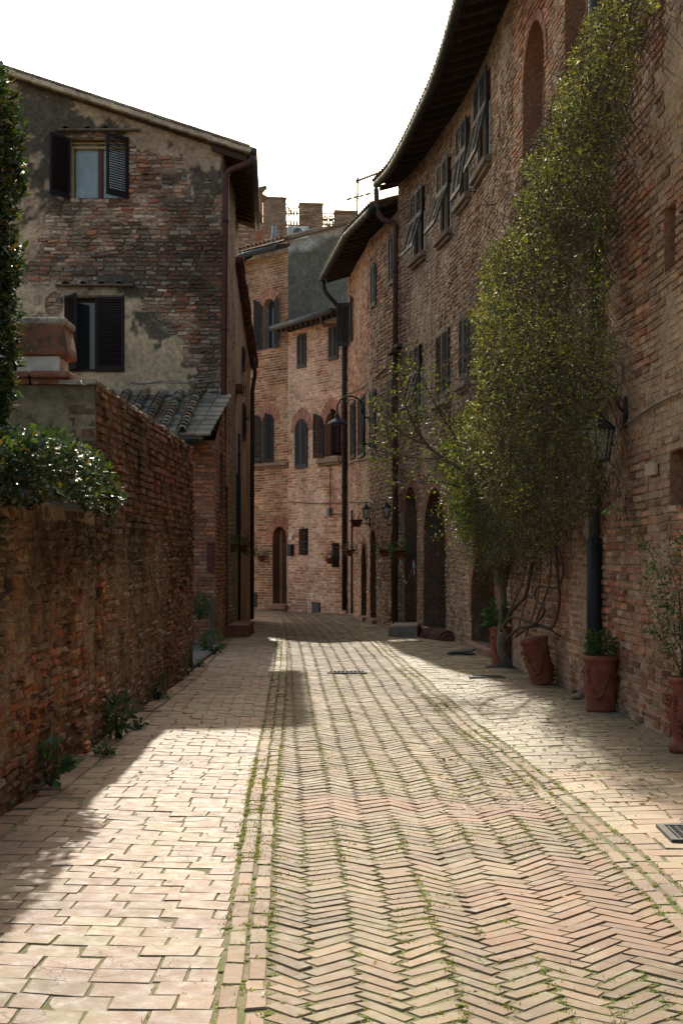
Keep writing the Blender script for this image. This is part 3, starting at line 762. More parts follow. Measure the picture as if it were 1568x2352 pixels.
# plaster skin
xs=np.arange(gx(-20),gx(511)+.001,.035); zs=np.arange(gzv(930),11.2,.035)
Xg,Zg=np.meshgrid(xs,zs,indexing='ij'); U_,V_=UVg(Xg,Zg); mk=lhmask(U_,V_)
tops=np.array([gtop(s) for s in xs])[:,None]
inop=np.zeros_like(mk,bool)
for p in(wU,wL): inop|=(Xg>p.s0)&(Xg<p.s1)&(Zg>p.z0)&(Zg<p.z1)
ok=(mk>0)&(Zg<tops)&~inop
o_=np.clip(mk*.05,0,.022)+.008+(fbm(Xg*3,Zg*3,37)-.5)*.012
st_=stain(U_,V_)[...,None]; kk=fbm(Xg*1.2,Zg*1.2,38)[...,None]; k2=fbm(Xg*6,Zg*6,39)[...,None]
lowp=(V_>600)[...,None]
pc=np.where(lowp,np.array((.49,.37,.235)),np.array((.40,.28,.185)))*(.72+.4*kk+.2*k2)
grey=np.clip(1.3-((U_-230)/140)**2-((V_-650)/45)**2,0,1)[...,None]*.7; pc=pc*(1-grey)+np.array((.26,.235,.185))*grey
drip=np.clip((V_-870)/40,0,1)[...,None]*.5; pc=pc*(1-drip)+np.array((.33,.28,.22))*drip
pc=pc*(1-.88*st_)+np.array((.05,.047,.04))*.88*st_
v=gp_.arr(Xg.ravel(),Zg.ravel(),o_.ravel()); ny=len(zs); i,j=np.meshgrid(np.arange(len(xs)-1),np.arange(ny-1),indexing='ij')
good=(ok[:-1,:-1]&ok[1:,:-1]&ok[:-1,1:]&ok[1:,1:]); a=(i*ny+j)[good]
m=MB(); m.addq(v,np.stack([a,a+ny,a+ny+1,a+1],1),pc.reshape(-1,3)); m.build('plaster',M_dark,lh,smooth=True)
w=window(lh,gp_,wU,'open',col=(.020,.013,.014),angL=122,angR=50,frame=(.13,.040,.022),depth=.22,rv=(.36,.27,.16),curtain=True,label='upper window with curtains and open dark shutters')
m=MB(); f0=gp_.fr(wU.c,wU.z1,-.2); m.box(f0,-.53,.53,.03,.07,-.16,-.11,(.40,.28,.12)); m.box(f0,-.53,.53,.03,.06,-.07,-.03,(.40,.28,.12)); m.box(f0,-.53,-.49,.03,.07,-1.12,-.16,(.40,.28,.12)); m.build('frame',M_wood,w)
w=window(lh,gp_,wL,'open',col=(.020,.013,.014),angL=58,angR=3,frame=(.06,.03,.022),depth=.22,rv=(.30,.24,.15),curtain=False,label='lower window with the left shutter ajar')
for op,vv in((wU,300),(wL,655)):
    m=MB()
    f0=gp_.fr(op.c,gzv(vv),0); x0,x1=(gx(130)-op.c,gx(325)-op.c) if vv==300 else (gx(130)-op.c,gx(310)-op.c)
    m.bevbox(f0,x0,x1,-.02,.16,-.03,.0,.008,(.16,.12,.09),.005)
    x=x0+.2
    while x<x1-.25:
        coppo(m,f0[0]+f0[1]*x+f0[2]*.0+f0[3]*.02,nz(f0[2]-f0[3]*.2),f0[1],nz(f0[3]+f0[2]*.2),.17,.16,np.array((.20,.13,.08))*random.uniform(.6,1.1)); x+=random.choice((.33,.36,.4))
    m.build('window_hood',M_tile,lh)
# facade to the street
lf=Path([(-2.2,27.5),(-2.2,30.75)]); m=MB()
fcol=lambda q,z:np.array((.33,.225,.145))[None,:]*(.6+.75*fbm(q*2,z*.7,41)[:,None])
d1=op_uv(lf,516.5,522,1118,1440)
backing(m,lf,-.1,lambda s:9.15,[d1],(.33,.23,.15),cell=.12,colfn=fcol)
bricks(m,lf,0,lambda s:9.1,[d1],'rubble',(.33,.23,.15),L=.26,ph=.09,gap=.03,proud=.008,smear=.75,seed=5,rubble=.5)
lf2=Path([(-2.32,30.75),(-2.32,33.4)]); backing(m,lf2,-.1,lambda s:9.15,[],(.33,.23,.15),cell=.2,colfn=fcol)
m.build('side_wall',M_wall,lh); door(lh,lf,d1,depth=.18,step=False,col=(.02,.013,.011))
# roof
zr=lambda x: 9.01+.327*(-1.65-x)
m=MB(); slab(m,[(-1.66,27.36,zr(-1.66)),(-1.93,33.6,zr(-1.66)),(-9.5,33.0,zr(-9.5)),(-9.5,27.36,zr(-9.5))],.08,(.07,.045,.03))
D=nz(V3(-1,0,.327)); 
rf=m.build('roof',M_tile,lh)
m=MB()
for k in range(26):
    x=-1.72-k*.36; zz=zr(x)
    fr=(V3(x,0,zz),nz(V3(-1,0,.327-.035)),V3(0,1,0),nz(V3(.33,0,1)))
    m.box(fr,-.06,.38,27.22+random.uniform(-.012,.012),27.52,-.045,.03,np.array((.50,.40,.27))*random.uniform(.8,1.1))
    coppo(m,V3(x-.40,27.30,zz+.15)+V3(0,0,.03),nz(V3(1,0,-.36)),V3(0,1,0),nz(V3(.36,0,1)),.17,.44,np.array(random.choice([(.20,.13,.09),(.15,.11,.085),(.28,.17,.11),(.22,.18,.13)]))*random.uniform(.7,1.1))
for r in range(28):
    for k in range(3):
        x=-1.60-k*.36-.38; coppo(m,V3(x-.043*r*.205,27.45+r*.205,zr(x)+.06),nz(V3(1,0,-.36)),V3(0,1,0),nz(V3(.36,0,1)),.17,.42,np.array((.30,.14,.08))*random.uniform(.6,1.1))
m.build('tiles',M_tile,rf)
m=MB()
for k in range(14):
    y=27.4+k*.42; fr=(V3(-2.4,y,zr(-2.4)-.21),nz(V3(1,0,-.327)),V3(0,1,0),V3(0,0,1)); m.box(fr,0,.68-k*.018,-.04,.04,0,.10,(.06,.032,.022))
for k in range(10): m.box((V3(-1.75-k*.14,27.38,zr(-1.75-k*.14)-.1),V3(-1,0,.325),V3(0,1,0),V3(0,0,1)),0,.12,0,5.7,-.0,.012,np.array((.16,.06,.035))*random.uniform(.5,1.1))
m.build('rafters',M_wood,rf)
gutter(lh,[V3(-1.62,27.25,8.99),V3(-1.89,33.6,8.97)],.07,(.10,.095,.09))
pipe(lh,bend([V3(-1.62,27.3,8.93),V3(-1.68,27.3,8.8),V3(-2.12,27.36,8.66),V3(-2.14,27.4,8.3),V3(-2.22,27.38,.02)],r=.12),.055,(.085,.033,.026),label='dark red drainpipe at the corner')
m=MB(); m.box(frg,-2.29,-2.15,27.24,27.36,3.38,3.46,(.5,.5,.48)); m.build('pipe_clamp',M_metal,lh)
m=MB()
for r in(0,1): m.tube([gp_.M(gx(300+k*11),gzv(878+math.sin(k*.6+r)*3+r*5*math.sin(k*.3)),.03) for k in range(20)],.009,(.2,.19,.16),5)
m.build('cable',M_iron,lh)
# lean-to
lt=thing('lean_to','small brick lean-to with a mossy tiled roof against the old house','outbuilding',(-3.2,26,0))
lw_=Path([(-4.8,25.0),(-2.13,25.0)]); ls=Path([(-2.13,25.0),(-2.16,27.5)]); m=MB()
backing(m,lw_,-.1,lambda s:3.5,[],(.2,.12,.08)); bricks(m,lw_,0,lambda s:3.45,[],'red',(.30,.2,.14),s0=1.6,smear=.3,seed=22,proud=.014)
so=Op(.95,1.75,2.35,3.35); backing(m,ls,-.1,lambda s:3.5+s*.33,[so],(.2,.12,.08)); bricks(m,ls,0,lambda s:3.45+s*.33,[so],'red',(.32,.22,.15),smear=.5,seed=23,proud=.014)
core(m,[(-4.8,25.3),(-2.4,25.3),(-2.4,27.4),(-4.8,27.4)],-.1,3.5)
m.build('wall',M_wall,lt)
m=MB(); reveal(m,ls,so,.12,(.15,.07,.05)); panel(m,ls,so,.11,(.03,.012,.010)); m.build('window',M_door,lt)
lz=lambda y:3.52+(y-24.5)*.335
m=MB(); slab(m,[(-4.9,24.5,lz(24.5)),(-2.3,24.5,lz(24.5)),(-2.1,27.45,lz(27.45)),(-4.9,27.45,lz(27.45))],.05,(.12,.09,.06))
rf=m.build('roof',M_tile,lt)
m=MB(); tilerow(m,V3(-4.9,27.42,lz(27.42)),nz(V3(0.0,-1,-.335)),V3(1,0,0),nz(V3(0,-.335,1)),3.15,8,l=.27,pitch=.32,tw=.19,pal=[(.30,.25,.18),(.15,.13,.10),(.36,.30,.22),(.12,.10,.08),(.27,.14,.08),(.20,.19,.11)])
for k in range(9):
    for c in range(2):
        fr=(V3(-2.30+c*-.26+(k*.018),24.5+k*.32,lz(24.5+k*.32)+.02),V3(1,0,0),nz(V3(0,1,.30)),nz(V3(0,-.33,1))); m.box(fr,-.12,.125,0,.40,0,.035,np.array((.22,.19,.14))*random.uniform(.6,1.1))
m.build('tiles',M_tile,rf)
gutter(lt,[V3(-4.9,24.43,lz(24.5)-.06),V3(-2.36,24.43,lz(24.5)-.07)],.06,(.03,.03,.03))
mbx=thing('mailbox','narrow dark red letterbox on the lean-to corner','mailbox',(-2.2,24.93,1.6))
m=MB(); m.bevbox(frg,-2.255,-2.15,24.86,24.98,1.29,1.75,.012,(.11,.018,.028)); m.build('box',M_metal,mbx)
m=MB(); m.bevbox(frg,-2.265,-2.14,24.84,24.99,1.753,1.785,.006,(.13,.022,.03)); m.build('lid',M_metal,mbx)
m=MB(); m.tube([V3(-2.2,24.9,.0),V3(-2.2,24.9,.62),V3(-2.2,24.95,.7)],.022,(.12,.12,.12),8); tag(m.build('standpipe',M_metal,base=True),'short thin grey pipe rising from the pavement by the lean-to','pipe')
m=MB(); m.bevbox(frg,-2.5,-2.02,20.5,24.9,-.05,.07,.02,(.09,.09,.08),.01); tag(m.build('stone_slab',M_stone,base=True),'low dark stone slab between the garden wall and the lean-to','slab')
# ================================================================ HOUSE TWO (plastered, left)
h2=thing('plastered_house','narrow plastered house with stepped tile verge behind the old house','house',(-3,33.5,0))
p2=Path([(-2.2,30.75),(-2.22,36.2)]); z2t=lambda s:7.6-1.5*s/5.45
m=MB(); o2=[op_uv(p2,a,b,c,d) for a,b,c,d in((541.5,548,1090,1221),(556,561,930,1010),(555,559,800,850))]
f2c=lambda q,z:np.array((.36,.255,.17))[None,:]*(.6+.75*fbm(q*1.5,z*.6,42)[:,None])
backing(m,p2,-.1,z2t,o2,(.36,.26,.17),cell=.15,colfn=f2c); core(m,[(-2.75,30.9),(-2.77,36.1),(-7,36.1),(-7,30.9)],-.1,5.9)
p2e=Path([(-2.22,36.2),(-7,36.2)]); backing(m,p2e,-.1,lambda s:6.0,[],(.3,.2,.13))
m.build('wall',M_plas,h2)
for p in o2: window(h2,p2,p,'closed',col=(.022,.026,.026),depth=.08)
m=MB(); slab(m,[(-2.14,30.75,7.75),(-2.14,36.3,6.2),(-7,36.3,6.2),(-7,30.75,7.75)],.08,(.12,.07,.045)); rf=m.build('roof',M_tile,h2)
m=MB()
for k in range(17):
    y=30.8+k*.33; z=7.74-k*.33*.28
    fr=(V3(-2.1,y,z),V3(1,0,0),nz(V3(0,1,-.24)),nz(V3(0,.28,1))); m.box(fr,-.3,.06+random.uniform(-.01,.02),0,.38,-.03,.035,np.array((.20,.085,.055))*random.uniform(.5,1.1)); m.box(fr,-.3,.02,0,.30,-.10,-.032,np.array((.16,.075,.05))*random.uniform(.6,1.1))
m.build('tiles',M_tile,rf)
pipe(h2,bend([V3(-2.1,35.2,6.25),V3(-2.05,35.3,5.9),V3(-2.12,35.3,5.5),V3(-2.13,35.3,.02)],r=.1),.05,(.045,.03,.027))
pipe(h2,[V3(-2.14,28.75+2.3,4.1),V3(-2.14,28.75+2.3,.05)],.03,(.03,.02,.02))
# brick step on the left
m=MB(); 
for iy in range(9):
    for iz in range(2): m.bevbox(frg,-2.16,-1.77,28.1+iy*.2,28.29+iy*.2,-.02+iz*.13,.10+iz*.13,.008,np.array((.22,.09,.06))*random.uniform(.6,1.2),.003)
m.box(frg,-2.15,-1.79,28.11,29.88,-.04,.23,(.2,.12,.08)); tag(m.build('brick_step',M_wall,base=True),'low red brick step in front of the plastered left facade','step')
# ================================================================ E1 / E2 (end of the street)
E1=thing('corner_house','tall brick house closing the street, with arched shuttered windows and dark plaster gable','house',(-2,44,0))
e1=Path([(-4.2,45.9),(-1.55,43.0)]); eg=Path([(-1.55,43.0),(2.2,46.2)]); e2=Path([(-1.55,43.0),(.17,40.0)])
wA=op_uv(e1,605,632,686,802,True); wB=op_uv(e1,603,629,950,1062,True); dE=op_uv(e1,627,658,1209,1388,True); hv=op_uv(e1,572,591,1362,1394)
mE=(.50,.37,.26); z1t=lambda s:10.35
m=MB(); bcE=lambda q,z:np.array(mE)[None,:]*(.7+.5*fbm(q*1.5,z*1.5,51)[:,None])
def fade(c,z,col,pr,rg):   # patches of brick darkened by noise, at any height
    d=np.clip((fbm(c*.8,z*.8,53)-.5)*3+.3,0,1)[:,None]*.35; return col*(1-d),pr
backing(m,e1,-.2,z1t,[wA,wB,dE],mE,cell=.3,colfn=bcE); bricks(m,e1,-.1,z1t,[wA,wB,dE],'right',mE,L=.26,ph=.078,gap=.020,proud=.013,smear=.3,seed=31,fn=fade,ringw=.24)
core(m,[(-4.6,46.6),(-1.75,43.6),(1.8,46.7),(-2,51)],-.2,10.2)
wr=m
window(E1,e1,wA,'open',bmb=wr,angL=150,angR=160,ringw=.32,frame=(.12,.14,.15),label='upper arched window with both shutters open')
window(E1,e1,wB,'open',bmb=wr,angL=150,angR=38,ringw=.30,label='lower arched window with one shutter half closed')
door(E1,e1,dE,bmb=wr,ringw=.32,depth=.45)
m.build('wall',M_far,E1)
m=MB(); reveal(m,e1,hv,.0,(.03,.03,.03),.03); panel(m,e1,hv,-.03,(.02,.02,.02)); m.build('cellar_hatch',M_door,E1)
# dark gable
gt=lambda s:10.62+ (11.75-10.62)*s/eg.L*1.55
def egc(q,z):
    n=fbm(q*1.6,z*1.6,55); n2=fbm(q*5,z*5,56); top=gt(0)+(11.75-10.62)*q/eg.L*1.55-z
    pale=np.clip((.42-top+ (n-.5)*1.1)*5,0,1)[:,None]; tan=np.clip(1.1-((q-1.7)/1.3)**2-((z-8.7)/.45)**2+(n-.5)*2,0,1)[:,None]*.6
    c=np.array((.125,.115,.09))*(.6+.5*n+.45*n2)[:,None]; c=c*(1-tan)+np.array((.20,.165,.115))*tan
    return c*(1-pale)+np.array((.42,.40,.36))*pale
m=MB(); backing(m,eg,7.0,gt,[],(.1,.1,.08),cell=.08,colfn=egc); m.build('gable_wall',M_dark,E1)
m=MB(); 
A_=V3(-1.62,42.9,10.68); B_=A_+V3(eg.d[0][0],eg.d[0][1],0)*6; B_[2]=A_[2]+.47*4.4
Dg=nz(B_-A_); Xg_=nz(V3(-eg.d[0][1],eg.d[0][0],0)); Ng=nz(np.cross(Dg,Xg_)); Ng=Ng if Ng[2]>0 else -Ng
slab(m,[A_+Xg_*-.12,A_+Dg*6-Xg_*.12,A_+Dg*6+Xg_*5,A_+Xg_*5],.06,(.14,.10,.07))
rf=m.build('roof',M_tile,E1)
m=MB(); yel=[(.30,.20,.12),(.36,.24,.10),(.22,.17,.12),(.30,.18,.10),(.20,.13,.09)]
for r in range(22):
    for k in range(4):
        coppo(m,A_+Xg_*(-.08+r*.2)+Dg*(.1+k*.36)+Ng*.05,-Dg,Xg_,Ng,.18,.42,np.array(random.choice(yel))*random.uniform(.7,1.2)) if k else coppo(m,A_+Xg_*(-.08+r*.2)+Dg*(.22)+Ng*.05,-Dg,Xg_,Ng,.18,.42,np.array(random.choice(yel))*random.uniform(.7,1.2))
for k in range(14): m.box((A_-Xg_*.13+Dg*(k*.4),Dg,Xg_,Ng),0,.43,-.03,.2,.0,.05+.02*(k%2),np.array((.26,.20,.14))*random.uniform(.6,1.1))
m.build('tiles',M_tile,rf)
g0=e1.M(e1.L+.15,10.42,.42); g1=e1.M(.3,10.42,.42)
gutter(E1,[g0,g1],.08,(.05,.06,.06))
m=MB(); slab(m,[e1.M(e1.L+.1,10.52,.4),e1.M(0,10.52,.4),e1.M(0,10.62,-.2),e1.M(e1.L,10.62,-.2)],.08,(.05,.03,.02)); m.build('soffit',M_wood,E1)
pipe(E1,[P(557,600,45.5),P(575,588,45),P(590,578,46.5),P(627,558,47.5),P(630,520,47.5)],.07,(.14,.17,.19),name='vent_pipe')
# E2
E2=thing('low_house','brick house at the bend with round arched windows and low tile roof','house',(-.7,42,0))
mE2=(.58,.44,.33)
C_=op_uv(e2,680,707,962,1075,True); D_=op_uv(e2,746,782,945,1049,True); U1=op_uv(e2,685,704,768,845); U2=op_uv(e2,757,778,750,827)
G1=op_uv(e2,687,708,1214,1275); G2=op_uv(e2,763,780,1247,1303)
ops2=[C_,D_,U1,U2,G1,G2]; z2=lambda s:8.0
m=MB(); bc2=lambda q,z:np.array(mE2)[None,:]*(.7+.5*fbm(q*1.5,z*1.5,57)[:,None])
backing(m,e2,-.2,z2,ops2,mE2,cell=.3,colfn=bc2); bricks(m,e2,-.1,z2,ops2,'pale',mE2,L=.27,ph=.082,gap=.022,proud=.012,smear=.3,seed=33,ringw=.24,jit=.007)
core(m,[(-1.4,43.5),(.55,40.3),(3,43),(1.2,45.2)],-.2,7.9)
ringm=m
window(E2,e2,C_,'closed',bmb=m,ringw=.30,col=(.045,.048,.056),label='closed arched grey shutters')
window(E2,e2,D_,'open',bmb=m,ringw=.34,col=BROWN,angL=168,angR=115,frame=(.14,.05,.025),sill=.16,label='arched window with brown shutters open')
for p in(U1,U2): window(E2,e2,p,'closed',depth=.06,col=(.06,.055,.052))
m.build('wall',M_far,E2)
for p in(G1,G2):
    w=window(E2,e2,p,'none',depth=.22,rv=(.2,.13,.09)); b=MB(); fr=e2.fr(p.c,p.z0,-.04); h=p.z1-p.z0
    for x in(-.3,0,.3): b.tube([fr[0]+fr[1]*x*p.r*2,fr[0]+fr[1]*x*p.r*2+fr[3]*h],.011,(.02,.02,.02),5)
    for z in(.2,.5,.8): b.tube([fr[0]-fr[1]*p.r+fr[3]*h*z,fr[0]+fr[1]*p.r+fr[3]*h*z],.011,(.02,.02,.02),5)
    b.build('bars',M_iron,w)
hv=op_uv(e2,719,736,1383,1408); m=MB(); reveal(m,e2,hv,.0,(.03,.03,.03),.05); panel(m,e2,hv,-.05,(.035,.037,.042)); m.build('cellar_hatch',M_door,E2)
for path,a,b,v0 in((e1,555,664,1062),(e2,734,792,1052)):
    m=MB()
    s0=path.hit(a); s1=path.hit(b); fr=path.fr((s0+s1)/2,path.sz((a+b)/2,v0)[1]-.03,0); hw=(s1-s0)/2
    m.bevbox(fr,-hw,hw,-.02,.12,-.1,0,.02,(.24,.17,.12)); m.bevbox(fr,-hw,hw,-.02,.06,-.17,-.103,.01,(.2,.13,.09))
    m.build('string_course',M_stone,E1 if path is e1 else E2)
m=MB(); ea=e2.M(-.55,8.10,.42); eb=e2.M(e2.L+.05,8.10,.45); Xe=nz(eb-ea); Ne=V3(-e2.n(.1)[0],-e2.n(.1)[1],0); De=nz(Ne+V3(0,0,.30)); Nn_=nz(V3(-Ne[0]*.3,-Ne[1]*.3,1))
slab(m,[ea,eb,eb+De*3.4,ea+De*3.4+Xe*.0],.07,(.10,.07,.05)); rf=m.build('roof',M_tile,E2)
m=MB(); LE=np.linalg.norm(eb-ea); n_=int(LE/.21)
for r in range(n_+1):
    for k in range(5): coppo(m,ea+Xe*(r*.21)+De*(.33+k*.35)+Nn_*.03,-De,Xe,Nn_,.17,.42,np.array(random.choice(yel))*random.uniform(.7,1.15))
m.build('tiles',M_tile,rf)
m=MB()
for r in range(n_): m.box((ea+Xe*(r*.3)-V3(0,0,.17),Xe,De,V3(0,0,1)),0,.07,.02,.6,0,.1,(.07,.045,.03)) if r*.3<LE else None
m.build('rafters',M_wood,rf)
gutter(E2,[ea+V3(0,0,.0)-Ne*.05-Xe*.15,eb-Ne*.05],.085,(.06,.068,.07))
pipe(E2,bend([eb-Ne*.05-Xe*.6+V3(0,0,-.05),eb-Xe*.6+V3(0,0,-.3),e2.M(e2.L-.02,7.75,.12),e2.M(e2.L+.03,7.5,.16)],r=.1),.05,RUST)
m=MB()
for pts in ([(735,1066),(755,1072),(798,1062)],[(760,1075),(760,1167)],[(665,1153),(720,1156),(795,1156)],[(760,1180),(795,1184)]):
    m.tube([e2.M(*e2.sz(a,b),.03) for a,b in pts],.012,(.10,.085,.07),5)
m.build('cable',M_iron,E2)
m=MB(); q,z=e2.sz(760,1175); m.bevbox(e2.fr(q,z,.02),-.07,.07,0,.09,-.12,.1,.01,(.17,.17,.16)); m.build('junction_box',M_metal,E2)
# small letterbox by the door and intercom
for (a,b,c0,d0,lab,cc,cat,nm) in((668,676,1250,1277,'small black letterbox beside the arched end door','','mailbox','mailbox'),(667,674,1229,1240,'tiny white intercom plate above the black letterbox','','intercom','intercom')):
    t0=e2.hit((a+b)/2); z0=e2.sz((a+b)/2,(c0+d0)/2)[1]; fr=e2.fr(t0,z0,.03); hw=abs(e2.hit(b)-e2.hit(a))/2; hh=(d0-c0)/2*.0125
    m=MB(); m.bevbox(fr,-hw,hw,0,.10 if cat=='mailbox' else .03,-hh,hh,.008,(.02,.02,.025) if cat=='mailbox' else (.5,.5,.48)); tag(m.build(nm,M_metal),lab,cat)
m=MB(); fr=e1.fr(e1.hit(598),.95,.03)
# hanging basket by the end door added later with plants
# ================================================================ CASTLE WALL
CW=thing('battlement_wall','old brick battlement wall with merlons above the roofs','wall',(-1.5,60,0))
cp=Path([(-6.5,59.5),(.68,60.2)]); X6=lambda u:cp.hit(u)
m=MB(); ctop=lambda s:ZV(512,60)+0*s
backing(m,cp,6,lambda s:ZV(514,60)+.0,[],(.28,.2,.14),cell=.4); bricks(m,cp,9.5,lambda s:ZV(514,60),[],'rubble',(.26,.20,.15),L=.3,ph=.11,gap=.03,proud=.03,smear=.4,seed=41,rubble=.4,jit=.015)
core(m,[(-6.5,60),(.68,60.7),(.7,63),(-6.5,63)],0,ZV(516,60))
for (a,b,c0,c1) in((605,657,458,520),(688,741,470,524),(769,821,485,545),(541,602,500,520)):
    s0,s1=X6(a),X6(b); z0,z1=ZV(c1,60)-.1,ZV(c0,60)
    mp=Path([tuple(cp.xy(s0)+cp.n(s0)*.02),tuple(cp.xy(s1)+cp.n(s1)*.02)]); backing(m,mp,z0,lambda s:z1,[],(.25,.19,.13),cell=.3)
    bricks(m,mp,z0,lambda s:z1,[],'rubble',(.30,.22,.16),L=.27,ph=.085,gap=.025,proud=.02,smear=.45,seed=42+a)
    q=mp.p; nn=-mp.n(.1)*.55; core(m,[tuple(q[0]+nn*.02),tuple(q[1]+nn*.02),tuple(q[1]+nn),tuple(q[0]+nn)],z0,z1-.01,(.24,.15,.10))
    fr=mp.fr(mp.L/2,z1,-.27); m.bevbox(fr,-mp.L/2-.03,mp.L/2+.03,-.3,.33,-.02,.07,.02,(.27,.19,.10),.01)
m.build('wall',M_wall,CW)
m=MB()
for a,b,c0,c1 in((657,688,475,534),(741,769,486,530)):
    s0,s1=X6(a),X6(b)
    for k in range(6):
        s=s0+(s1-s0)*k/5; m.tube([cp.M(s,ZV(c0+3,60),-.1),cp.M(s,ZV(c1,60),-.1)],.024,(.04,.04,.04),5)
    for v in(c0+2,c0+15,c1-18): m.tube([cp.M(s0,ZV(v,60),-.1),cp.M(s1,ZV(v,60),-.1)],.024,(.04,.04,.04),5)
    for k in(1,3.5):
        for v in(c0+14,c1-22):
            s=s0+(s1-s0)*k/5; m.tube([cp.M(s+.09*math.cos(t*PI/5),ZV(v,60)+.09*math.sin(t*PI/5),-.1) for t in range(11)],.024,(.05,.05,.05),4,False)
m.build('railing',M_iron,CW)
ch=thing('brick_chimney','slim brick chimney with a tiled cap beside the battlements','chimney',tuple(P(597,520,57)))
m=MB(); o0=P(597,520,57); m.bevbox((o0,V3(1,0,0),V3(0,1,0),V3(0,0,1)),-.13,.1,-.2,.2,-1,1.35,.01,(.28,.12,.07),.004); m.build('stack',M_wall,ch)
m=MB(); m.add([o0+V3(-.2,-.3,1.4),o0+V3(.26,-.3,1.52),o0+V3(.26,.3,1.52),o0+V3(-.2,.3,1.4),o0+V3(-.2,-.3,1.33),o0+V3(.05,-.3,1.3),o0+V3(.05,.3,1.3),o0+V3(-.2,.3,1.33)],[(0,1,2,3),(7,6,5,4),(0,4,5,1),(1,5,6,2),(2,6,7,3),(3,7,4,0)],(.16,.12,.09)); m.add([o0+V3(.1,-.22,1.22),o0+V3(.28,-.22,1.12),o0+V3(.1,-.22,.95),o0+V3(.1,.22,1.22),o0+V3(.28,.22,1.12),o0+V3(.1,.22,.95)],[(0,1,2),(5,4,3),(0,3,4,1),(1,4,5,2),(2,5,3,0)],(.16,.12,.09)); m.build('cap',M_tile,ch)
m=MB(); m.tube([P(626,418,58.5),P(672,492,58.5)],.022,(.04,.035,.035),6); tag(m.build('pole',M_iron),'thin leaning dark pole sticking up from the battlements','pole')
ac=thing('air_conditioner','white air conditioner outdoor unit below the battlements','air conditioner',tuple(P(683,550,57)))
m=MB(); o0=P(684,550,57); fr=(o0,nz(V3(1,.12,0)),nz(V3(-.12,1,0)),V3(0,0,1)); m.bevbox(fr,-.40,.40,-.15,.15,0,.48,.02,(.62,.63,.60)); m.build('casing',M_cloth,ac)
m=MB(); 
for r in(.06,.1,.14,.18): m.tube([fr[0]+fr[1]*(-.02+r*math.cos(t*PI/8))+fr[2]*-.165+fr[3]*(.23+r*math.sin(t*PI/8)) for t in range(17)],.008,(.2,.21,.22),4,False)
m.add([fr[0]+fr[1]*(-.02+.19*math.cos(t*PI/10))+fr[2]*-.155+fr[3]*(.23+.19*math.sin(t*PI/10)) for t in range(20)],[tuple(range(20))],(.10,.12,.14)); 
for k in range(8): m.box(fr,-.38,-.24,-.158,-.15,.06+k*.05,.08+k*.05,(.3,.3,.3))
m.build('fan_grille',M_iron,ac)
m=MB()
for a in(-PI/2+.0,PI/6,5*PI/6): 
    cx_,cz_=.27+.022*math.cos(a+PI),.40+.022*math.sin(a+PI)
    m.add([fr[0]+fr[1]*(.25+.012*math.cos(a+PI+t))+fr[2]*-.1525+fr[3]*(.40+.02*math.sin(a+PI)*0+.018*math.sin(a+PI+t)) for t in(0,PI/2,PI,3*PI/2)],[(0,1,2,3)],(.4,.02,.02))
for k in range(8): m.box(fr,.285+k*.010,.291+k*.010,-.153,-.15,.392,.41,(.05,.05,.05))
m.build('badge',M_cloth,ac)
m=MB(); m.box(fr,-.45,-.42,-.2,.5,-.12,-.0,(.4,.4,.4)); m.box(fr,.42,.45,-.2,.5,-.12,0,(.4,.4,.4)); m.box(fr,-.45,.45,-.17,-.13,-.05,-.01,(.4,.4,.4)); m.build('bracket',M_metal,ac)
# antenna
an=thing('tv_antenna','tall television antenna mast with two yagi aerials above the eaves','antenna',tuple(P(820,520,44)))
m=MB(); m.tube([P(820,540,44),P(821,408,44)],.034,(.05,.045,.04),6); m.build('mast',M_iron,an)
m=MB(); a,b=P(820,416,44),P(868,398,44.5); m.tube([a,b],.026,(.05,.05,.05),5)
for k in range(13):
    p=a+(b-a)*(k/12); m.tube([p+V3(0,-.12,-.05),p+V3(.0,.12,.05)],.014,(.05,.05,.05),4); m.tube([p+V3(-.03,0,-.05),p+V3(.05,0,.09)],.014,(.05,.05,.05),4)
m.box((a,V3(1,0,0),V3(0,1,0),V3(0,0,1)),-.05,.05,-.03,.03,-.05,.05,(.04,.04,.04)); m.build('aerial',M_iron,an)
m=MB(); a,b=P(794,459,44),P(852,444,44); m.tube([a,b],.024,(.05,.05,.05),5)
for k,l in((0,.5),(.25,.42),(.5,.38),(.75,.34),(1,.3)):
    p=a+(b-a)*k; d=nz(V3(1,.9,.12)); m.tube([p-d*l,p+d*l],.013,(.05,.05,.05),4)
m.build('aerial',M_iron,an)
# ================================================================ R2, R1, R0
R2=thing('middle_house','narrow brick and rubble house at the bend with slate shutters and deep eaves','house',(2,36,0))
r2=Path([(.17,40.0),(.68,34.6),(1.22,31.8)])
mR=(.44,.32,.22)
S2=[]; A2=[(825.5,839.5,912,1051,0),(852,864,896,1042,0),(893.5,908,868,1010,0),(807.5,818,924,1054,0),(803,809,690,790,0),(854.5,866,603,705,1),(895.5,908,539,653,1)]
W2=[op_uv(r2,a,b,c,d,bool(e)) for a,b,c,d,e in A2]
D2=[op_uv(r2,830.5,842,1247,1421,True),op_uv(r2,851.5,864,1216,1428,True),op_uv(r2,899,911,1214,1442,True)]
for d in D2: d.z0=.05
m=MB(); z2=lambda s:8.95; bcR=lambda q,z:np.array(mR)[None,:]*(.7+.55*fbm(q*1.5,z*1.5,58)[:,None])
allo=W2+D2; k_=r2.cum[1]
backing(m,r2,-.2,z2,allo,mR,cell=.3,colfn=bcR)
bricks(m,r2,-.1,z2,allo,'pale',(.48,.36,.26),s1=k_,L=.27,ph=.082,gap=.022,proud=.013,smear=.35,seed=34,jit=.007,ringw=.12)
